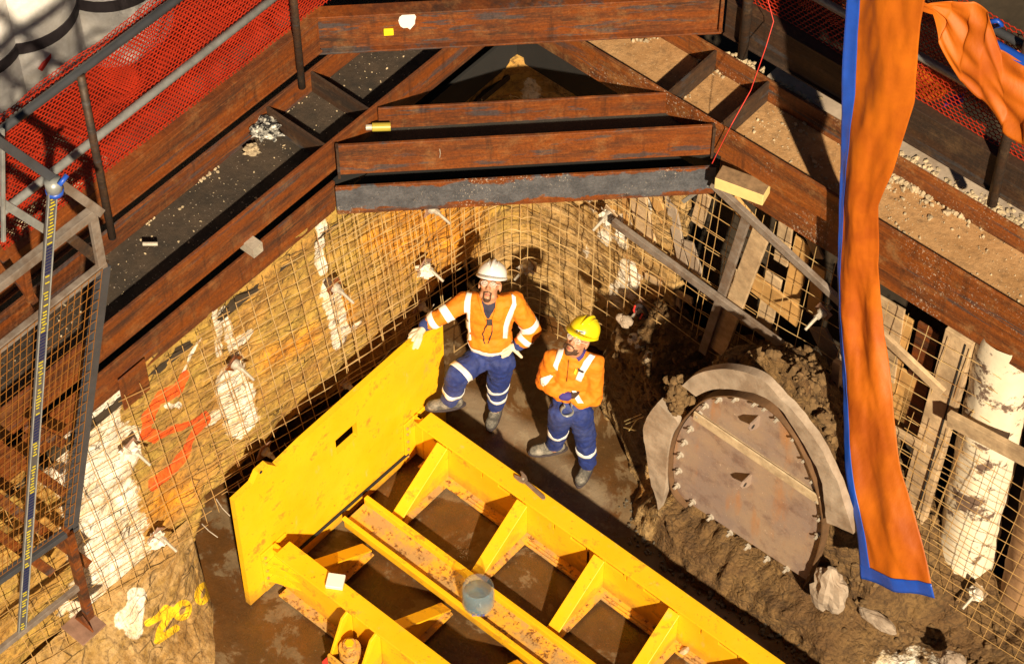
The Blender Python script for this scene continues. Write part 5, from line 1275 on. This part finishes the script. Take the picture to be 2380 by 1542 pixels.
lay(bj, [(1278, 870), (1258, 887)], [(1285, 872), (1268, 895)], 'sleeve_tape', M['tape'], m2, nu=4); lay(bj, [(1256, 878), (1257, 892), (1264, 897)], [(1280, 869), (1283, 874), (1268, 890)], 'sleeve_tape', M['tape'], m2, nu=6)
lay(bj, [(1329, 906), (1334, 922), (1343, 936)], [(1339, 907), (1346, 920), (1356, 936)], 'sleeve_tape', M['tape'], m2, nu=5)
lay(bj, [(1341, 853), (1344, 860)], [(1358, 861), (1356, 866)], 'name_tag', M['strap'], m2, off=.008, nu=4); lay(bj, [(1337, 855), (1333, 865)], [(1341, 857), (1338, 868)], 'pocket_pen', plain('lime_pen', (.6, .8, .05), .5), m2, off=.008, nu=3)
for (L_, R_) in (([(1309, 802), (1316, 815), (1328, 825)], [(1314, 800), (1324, 812), (1335, 822)]), ([(1338, 830), (1350, 822), (1356, 812)], [(1345, 838), (1355, 830), (1361, 814)])):
    lay(bj, L_, R_, 'collar', plain('violet_navy_collar', (.05, .03, .22), .8), m2, off=.008, nu=4)
lay(bj, [(1322, 835), (1319, 860), (1317, 885)], [(1323.5, 835), (1320.5, 860), (1318.5, 885)], 'placket', M['rust'], m2, off=.005, nu=1)
b = MB(); limb(b, [J(1308, 896, 1.13)+TW*.08, J(1318, 896, 1.13)+TW*.085], [.036, .036]); sculpt(b, 'cuff', plain('violet_navy_cuff', (.045, .035, .26), .8), m2, .006, 3)
g = MB(); hand(g, J(1320, 896, 1.13)+TW*.085, J(1329, 895, 1.13)+TW*.085, [J(1334, 889, 1.14)+TW*.08, J(1335, 893, 1.135)+TW*.085, J(1335, 897, 1.13)+TW*.085, J(1334, 900, 1.12)+TW*.08],
    [[J(1342, 888, 1.14)+TW*.06, J(1346, 889, 1.14)+TW*.03], [J(1343, 893, 1.13)+TW*.06, J(1348, 894, 1.13)+TW*.03], [J(1343, 897, 1.12)+TW*.06, J(1347, 898, 1.12)+TW*.03], [J(1341, 901, 1.11)+TW*.05, J(1345, 902, 1.11)+TW*.03]], [J(1325, 890, 1.14)+TW*.08, J(1330, 885, 1.15)+TW*.075, J(1336, 884, 1.15)+TW*.06], r=.009, pr=.024)
sculpt(g, 'glove', M['dglove'], m2, .0045, 3)
c = J(1315, 930, 1.0)+TW*.08; pts = [c+RT*(.045*math.sin(a))+ZV*(.06*math.cos(a)-.0)+TW*.0 for a in np.linspace(-2.6, 2.6, 16)]
b = MB(); vs = []
for p in [c-RT*.02+ZV*.075]+[c+RT*(.042*math.sin(a)*-1)+ZV*(.055*math.cos(a)) for a in np.linspace(.4, 5.6, 18)]+[c+RT*.03+ZV*.085]: vs += [p-TW*.004-RT*.0, p+TW*.02+RT*.012]
n_ = len(vs)//2; b.add(vs, [(2*i, 2*i+1, 2*i+3, 2*i+2) for i in range(n_-1)]); b.build('held_strap', M['galv'], m2, smooth=True, solid=.004)
tr = MB(); tr.ell(pv-ZV*.01, (.138, .108, .11), BASIS); tr.ell(pv+ZV*.08, (.136, .106, .07), BASIS); limb(tr, [hR+ZV*.02, kR, kR.lerp(aR, .5), aR+ZV*.05], [.092, .076, .068, .060]); limb(tr, [hL+ZV*.02, kL, kL.lerp(aL, .5), aL+ZV*.05], [.092, .076, .068, .060])
ot, bt_ = sculpt(tr, 'trousers', M['navy'], m2, .0085, 5, .030)
wrap(bt_, kR.lerp(aR, .12), aR-kR, .022, 'leg_tape', M['tape'], m2); wrap(bt_, kL.lerp(aL, .42), aL-kL, .022, 'leg_tape', M['tape'], m2)
boot(m2, J(1288, 1047, .0), J(1250, 1052, .0), .0); boot(m2, J(1366, 1088, .0), J(1350, 1120, .0), .0)
# ------------------------------------------------------------------ tarpaulins
def tarp_mat():
    m, nt, p = mat('orange_tarpaulin', .58); g = N(nt)
    c = g.mix(g.ramp(g.noise(2.5, 6, .6), [(.35, 0), (.65, 1)]), (.62, .160, .005), (.42, .088, .004))
    g.l(c, p.inputs['Base Color']); g.bump(g.noise(9, 5, .55, g.mp((1, 1, .35))), p, .35, .02)
    p.inputs['Transmission Weight'].default_value = 0
    tr = g.n('ShaderNodeBsdfTranslucent'); g.l(c, tr.inputs[0]); mx = g.n('ShaderNodeMixShader'); mx.inputs[0].default_value = .22
    out = [n for n in nt.nodes if n.bl_idname == 'ShaderNodeOutputMaterial'][0]
    g.l(p.outputs[0], mx.inputs[1]); g.l(tr.outputs[0], mx.inputs[2]); g.l(mx.outputs[0], out.inputs[0]); return m
M['tarp'] = tarp_mat()
M['hem'] = plain('blue_hem', (.012, .075, .50), .4, .25, 9, bump=.1)
YT = -1.12
LE = [(1975, -60), (1968, 60), (1955, 250), (1945, 480), (1944, 640), (1950, 800), (1958, 960), (1968, 1100), (1985, 1230), (2000, 1345)]
RE = [(2150, -60), (2130, 60), (2110, 250), (2070, 400), (2035, 480), (2030, 620), (2045, 760), (2062, 930), (2085, 1080), (2120, 1230), (2165, 1385)]
def eline(E_, y): 
    for (a, b_), (c, d) in zip(E_[:-1], E_[1:]):
        if b_ <= y <= d: return a+(c-a)*(y-b_)/(d-b_)
    return E_[-1][0]
def tarp_pt(u, v):
    """u 0..1 across, v 0..1 down"""
    yl = -60+v*(1345+60); yr = -60+v*(1385+60)
    k_ = min(1, max(0, (yl-640)/745)); yy_ = -.26-.76*k_*k_*(3-2*k_)
    a = U(eline(LE, yl), yl, 'Y', yy_); c = U(eline(RE, yr), yr+12*math.sin(v), 'Y', yy_)
    p = a.lerp(c, u)
    p.y += .035*abs(((u*1.1+v*4.3+.2*noise.noise(Vector((u*2, v*9, 7)))) % 1)-.5) + .025*abs(((u*-1.6+v*3.1) % 1)-.5)
    p.y +=   .035*math.sin(u*5.2+v*2.1+.6)*(1-.5*v) + .012*math.sin(u*9+v*5) + .02*noise.noise(Vector((u*3, v*7, 1)))
    p.y += .005*noise.noise(Vector((u*9, v*30, 4))) + .10*(1-v)*(u-.5)
    return p
tp = thing('hanging_tarpaulin', 'long orange tarpaulin strip with blue hems hanging into the shaft at the right', 'tarpaulin', tarp_pt(.5, 1))
def grid_part(name, fn, us_, vs_, m, parent, solid=.002):
    b = MB(); nv = len(vs_); b.add([fn(a, c) for a in us_ for c in vs_], [(i*nv+j, (i+1)*nv+j, (i+1)*nv+j+1, i*nv+j+1) for i in range(len(us_)-1) for j in range(nv-1)])
    return b.build(name, m, parent, smooth=True, solid=solid)
grid_part('sheet', tarp_pt, np.linspace(.0, 1, 40), np.linspace(0, .985, 160), M['tarp'], tp)
def hw(v): return .09+.10*v*0+.06*(v > .0)
def hem_pt(u, v): 
    p = tarp_pt(u*(.13+.03*math.sin(v*9)), v); return p+Vector((0, -.006, 0))
grid_part('side_hem', hem_pt, np.linspace(-.04, 1, 8), np.linspace(0, 1, 160), M['hem'], tp)
grid_part('bottom_hem', lambda u, v: tarp_pt(u, .978+.022*v)+Vector((0, -.007, 0)), np.linspace(-.01, 1.01, 40), np.linspace(0, 1, 6), M['hem'], tp)
# tarpaulin thrown over the right fence rail
def quadsurf(cols, fold=0.03, seed=0):
    """cols: list of (x_px,y_px_top,x2,y2_bottom,Ytop,Ybot)"""
    def fn(u, v):
        k = u*(len(cols)-1); i = min(int(k), len(cols)-2); f = k-i; f = f*f*(3-2*f)
        A = [a+(b_-a)*f for a, b_ in zip(cols[i], cols[i+1])]
        p = U(A[0]+(A[2]-A[0])*v, A[1]+(A[3]-A[1])*v, 'Y', A[4]+(A[5]-A[4])*v)
        p.y -= fold*(math.sin(u*11+v*4+seed)*.7+noise.noise(Vector((u*6, v*5, seed)))); return p
    return fn
t2 = thing('draped_tarpaulin', 'orange tarpaulin thrown over the rail of the right fence, blue hem showing along the rail', 'tarpaulin', U(2300, 300, 'Y', .2))
f1 = quadsurf([(2118, -30, 2122, 22, -.10, -.20), (2165, 2, 2166, 36, .0, -.02), (2210, 6, 2185, 92, .06, .0), (2255, 10, 2234, 188, .10, .02), (2300, 25, 2275, 236, .14, .03), (2330, 112, 2330, 305, .15, .04), (2380, 146, 2380, 334, .16, .05), (2450, 190, 2450, 352, .16, .05)], .035)
f3 = quadsurf([(1990, -40, 1985, 5, .0, -.5), (2080, -40, 2100, 8, .05, -.3), (2320, 0, 2300, 22, .12, .1)], .01, 2)
grid_part('panel', f1, np.linspace(0, 1, 70), np.linspace(0, 1, 40), M['tarp'], t2)
hem2 = quadsurf([(2285, 76, 2275, 96, .20, .14), (2330, 100, 2320, 120, .2, .14), (2450, 165, 2445, 190, .2, .14)], .0, 4)
grid_part('hem', hem2, np.linspace(0, 1, 20), np.linspace(0, 1, 4), M['hem'], t2)
b = MB(); b.tube([U(2288, 52, 'Y', .2), U(2320, 48, 'Y', .18), U(2328, 58, 'Y', .2), U(2300, 64, 'Y', .22)], .014, 8); b.build('knot', M['hem'], t2, smooth=True)
# a third orange sheet lying behind the netting
f4 = quadsurf([(2020, 100, 1990, 230, .47, .47), (2130, 150, 2080, 255, .47, .47), (2230, 190, 2180, 235, .47, .47)], .03, 9)
t3 = thing('bunched_tarpaulin', 'bunched orange sheet behind the right netting with a blue patch', 'tarpaulin', U(2100, 200, 'Y', .47))
grid_part('sheet', f4, np.linspace(0, 1, 24), np.linspace(0, 1, 16), M['tarp'], t3)
f5 = quadsurf([(2205, 225, 2190, 250, .50, .50), (2245, 215, 2235, 240, .5, .5)], .02, 3); grid_part('blue_patch', f5, np.linspace(0, 1, 10), np.linspace(0, 1, 6), plain('violet_blue_cloth', (.10, .06, .75), .5), t3)

# ------------------------------------------------------------------ stair tower at the left
XS = .32
def S(px, py, x=XS): return U(px, py, 'X', x)
st = thing('stair_tower', 'grey and rusty steel stair tower with mesh screens in the left foreground', 'stair tower', S(200, 1465))
def sbar(pts, w, h, m, name, x=XS, up=(1, 0, 0), x2=None):
    b = MB()
    for a, c in zip(pts[:-1], pts[1:]): b.bar(S(*a, x), S(*c, x if x2 is None else x2), w, h, up=up)
    return b.build(name, m, st, bevel=.003)
sbar([(240, 618), (165, 1225)], .075, .05, M['channel'], 'corner_post')
sbar([(-40, 838), (245, 612)], .05, .04, M['greysteel'], 'screen_top_rail')
sbar([(-40, 690), (218, 490)], .06, .05, M['greysteel'], 'hand_rail', x=XS+.02)
sbar([(212, 488), (236, 618)], .055, .03, M['greysteel'], 'rail_post', x=XS)
sbar([(-30, 310), (125, 415)], .05, .05, M['channel'], 'brace', x=XS+.05)
sbar([(125, 415), (232, 492)], .05, .05, M['greysteel'], 'brace', x=XS+.04)
sbar([(-20, 455), (108, 535)], .045, .04, M['galv'], 'knee_rail', x=XS-.1)
sbar([(155, 545), (240, 612)], .06, .05, M['darksteel'], 'brace', x=XS-.04)
sbar([(-20, 560), (90, 715)], .045, .04, M['rust'], 'brace', x=XS-.15)
sbar([(55, 600), (70, 700)], .04, .03, M['rust'], 'brace', x=XS-.12)
sbar([(5, 300), (8, 560)], .02, .02, M['galv'], 'side_post', x=XS+.02)
sbar([(-40, 1372), (178, 1218)], .045, .05, M['channel'], 'screen_bottom_rail')
sbar([(-40, 1540), (188, 1358)], .045, .03, M['greysteel'], 'foot_rail')
sbar([(155, 1225), (207, 1432)], .055, .05, M['rust'], 'foot_post')
sbar([(-40, 1130), (205, 1310)], .06, .025, M['rust'], 'tread', x=XS-.12)
sbar([(-40, 1215), (120, 1330)], .06, .025, M['rust'], 'tread', x=XS-.14)
sbar([(-40, 1010), (150, 1145)], .06, .025, M['rust'], 'tread', x=XS-.12)
sbar([(60, 990), (148, 1030)], .06, .025, M['rust'], 'tread', x=XS-.12)
b = MB(); q = S(195, 1455); b.bx(q.x-.10, q.x+.10, q.y-.10, q.y+.10, q.z-.0, q.z+.012); b.build('base_plate', M['boltplate'], st, bevel=.002)
b = MB(); b.prism([q+Vector((-.08, 0, .0125)), q+Vector((.08, 0, .0125)), q+Vector((0, 0, .12))], (0, .012, 0)); b.build('base_gusset', M['rust'], st)
# mesh screen
def screen(poly, dx, dz_dir, spx, name, x, mtr):
    pass
b = MB()
TL, TR, BR, BL = (-30, 838), (238, 625), (170, 1215), (-30, 1360)
def lp(a, c, t): return (a[0]+(c[0]-a[0])*t, a[1]+(c[1]-a[1])*t)
for i in range(18):
    t = i/17; a = lp(TL, TR, t); c = lp(BL, BR, t+.0); b.tube([S(*a, XS+.03), S(*c, XS+.03)], .0019, 4)
for i in range(26):
    t = i/25; a = lp(TL, BL, t); c = lp(TR, BR, t); b.tube([S(*a, XS+.034), S(*c, XS+.034)], .0019, 4)
b.build('mesh_screen', plain('orange_rust_mesh', (.30, .12, .02), .6, .3, 8, bump=0), st)
# measuring strip hanging down the tower
ls = thing('light_strip', 'tall narrow silver strip with yellow and blue markings, tied with blue tape at the top', 'strip', S(45, 1470, XS+.08))
a, c = S(123, 425, XS+.08), S(50, 1462, XS+.08)
MBx = MB(); MBx.bar(a, c, .062, .012, up=(1, 0, 0)); MBx.build('backing', plain('silver_backing', (.10, .10, .11), .35, .3, 20), ls)
for s_ in (-1, 1):
    dd = (c-a).cross(Vector((1, 0, 0))).normalized()*.028*s_; b = MB(); b.tube([a+dd+Vector((.008, 0, 0)), c+dd+Vector((.008, 0, 0))], .0045, 6); b.build('edge_tube', M['galv'], ls)
b = MB(); b2 = MB(); rr = random.Random(2); n = 150
for i in range(n):
    t = (i+.5)/n; p = a.lerp(c, t)+Vector((.0072, 0, 0)); d = (c-a).normalized(); w = d.cross(Vector((1, 0, 0))).normalized()
    if (i//9) % 3 != 2: 
        if rr.random() < .85: b.bar(p-w*rr.uniform(.006, .02), p+w*rr.uniform(.006, .02), .006, .003, up=(1, 0, 0))
    else: b2.bar(p-w*.02, p+w*.02, .014, .0025, up=(1, 0, 0))
b.build('yellow_marks', plain('marking_yellow', (.75, .62, .02), .5), ls); b2.build('blue_marks', plain('marking_navy', (.01, .02, .10), .4), ls)
b = MB(); b.tube([a+Vector((.0, 0, .02)), a+Vector((0, 0, -.06))], .045, 12); b.build('tape_wrap', M['galv'], ls, smooth=True)
b = MB(); b.tube([a+Vector((.0, 0, -.05)), a+Vector((0, 0, -.075))], .048, 12); b.tube([a+Vector((.05, .0, .02)), a+Vector((.05, .06, .045))], .014, 8); b.build('blue_tape', M['blue'], ls, smooth=True)
# pale concrete kerb and dark slot at the lower left corner
b = MB(); p = U(190, 1412, 'Z', .35); q = U(20, 1560, 'Z', .35); b.prism([p, q, q+Vector((.14, 0, 0)), p+Vector((.14, 0, 0))], (0, 0, -.30))
tag(b.build('concrete_kerb', M['concrete'], bevel=.01), 'pale slanting concrete kerb at the lower left corner', 'kerb')

# ------------------------------------------------------------------ light, sky, camera
SUN = Vector((.63, -.46, .54)).normalized()
sd = bpy.data.lights.new('floodlight', 'SUN'); sd.energy = 5; sd.angle = math.radians(1.2); sd.color = (1, .80, .52)
so = bpy.data.objects.new('floodlight', sd); COL.objects.link(so); so.rotation_euler = SUN.to_track_quat('Z', 'Y').to_euler(); so.location = (8, -5, 9)
w = bpy.data.worlds.new('World'); scn.world = w; w.use_nodes = True; wn = w.node_tree
sky = wn.nodes.new('ShaderNodeTexSky'); sky.sky_type = 'NISHITA'; sky.sun_disc = False; sky.sun_elevation = math.asin(SUN.z); sky.sun_rotation = math.atan2(SUN.x, SUN.y)
wn.links.new(sky.outputs[0], wn.nodes['Background'].inputs[0]); wn.nodes['Background'].inputs[1].default_value = .008
cd = bpy.data.cameras.new('camera'); cd.sensor_width = 36; cd.lens = 36*FPX/2380; cd.clip_end = 200
co = bpy.data.objects.new('camera', cd); COL.objects.link(co); co.location = CAM; co.rotation_euler = (math.pi/2-PITCH, 0, YAW); scn.camera = co
scn.view_settings.view_transform = 'Standard'; scn.view_settings.look = 'None'; scn.view_settings.exposure = .80; scn.view_settings.gamma = 1
scn.render.engine = 'CYCLES'; scn.render.resolution_x = 1024; scn.render.resolution_y = 663
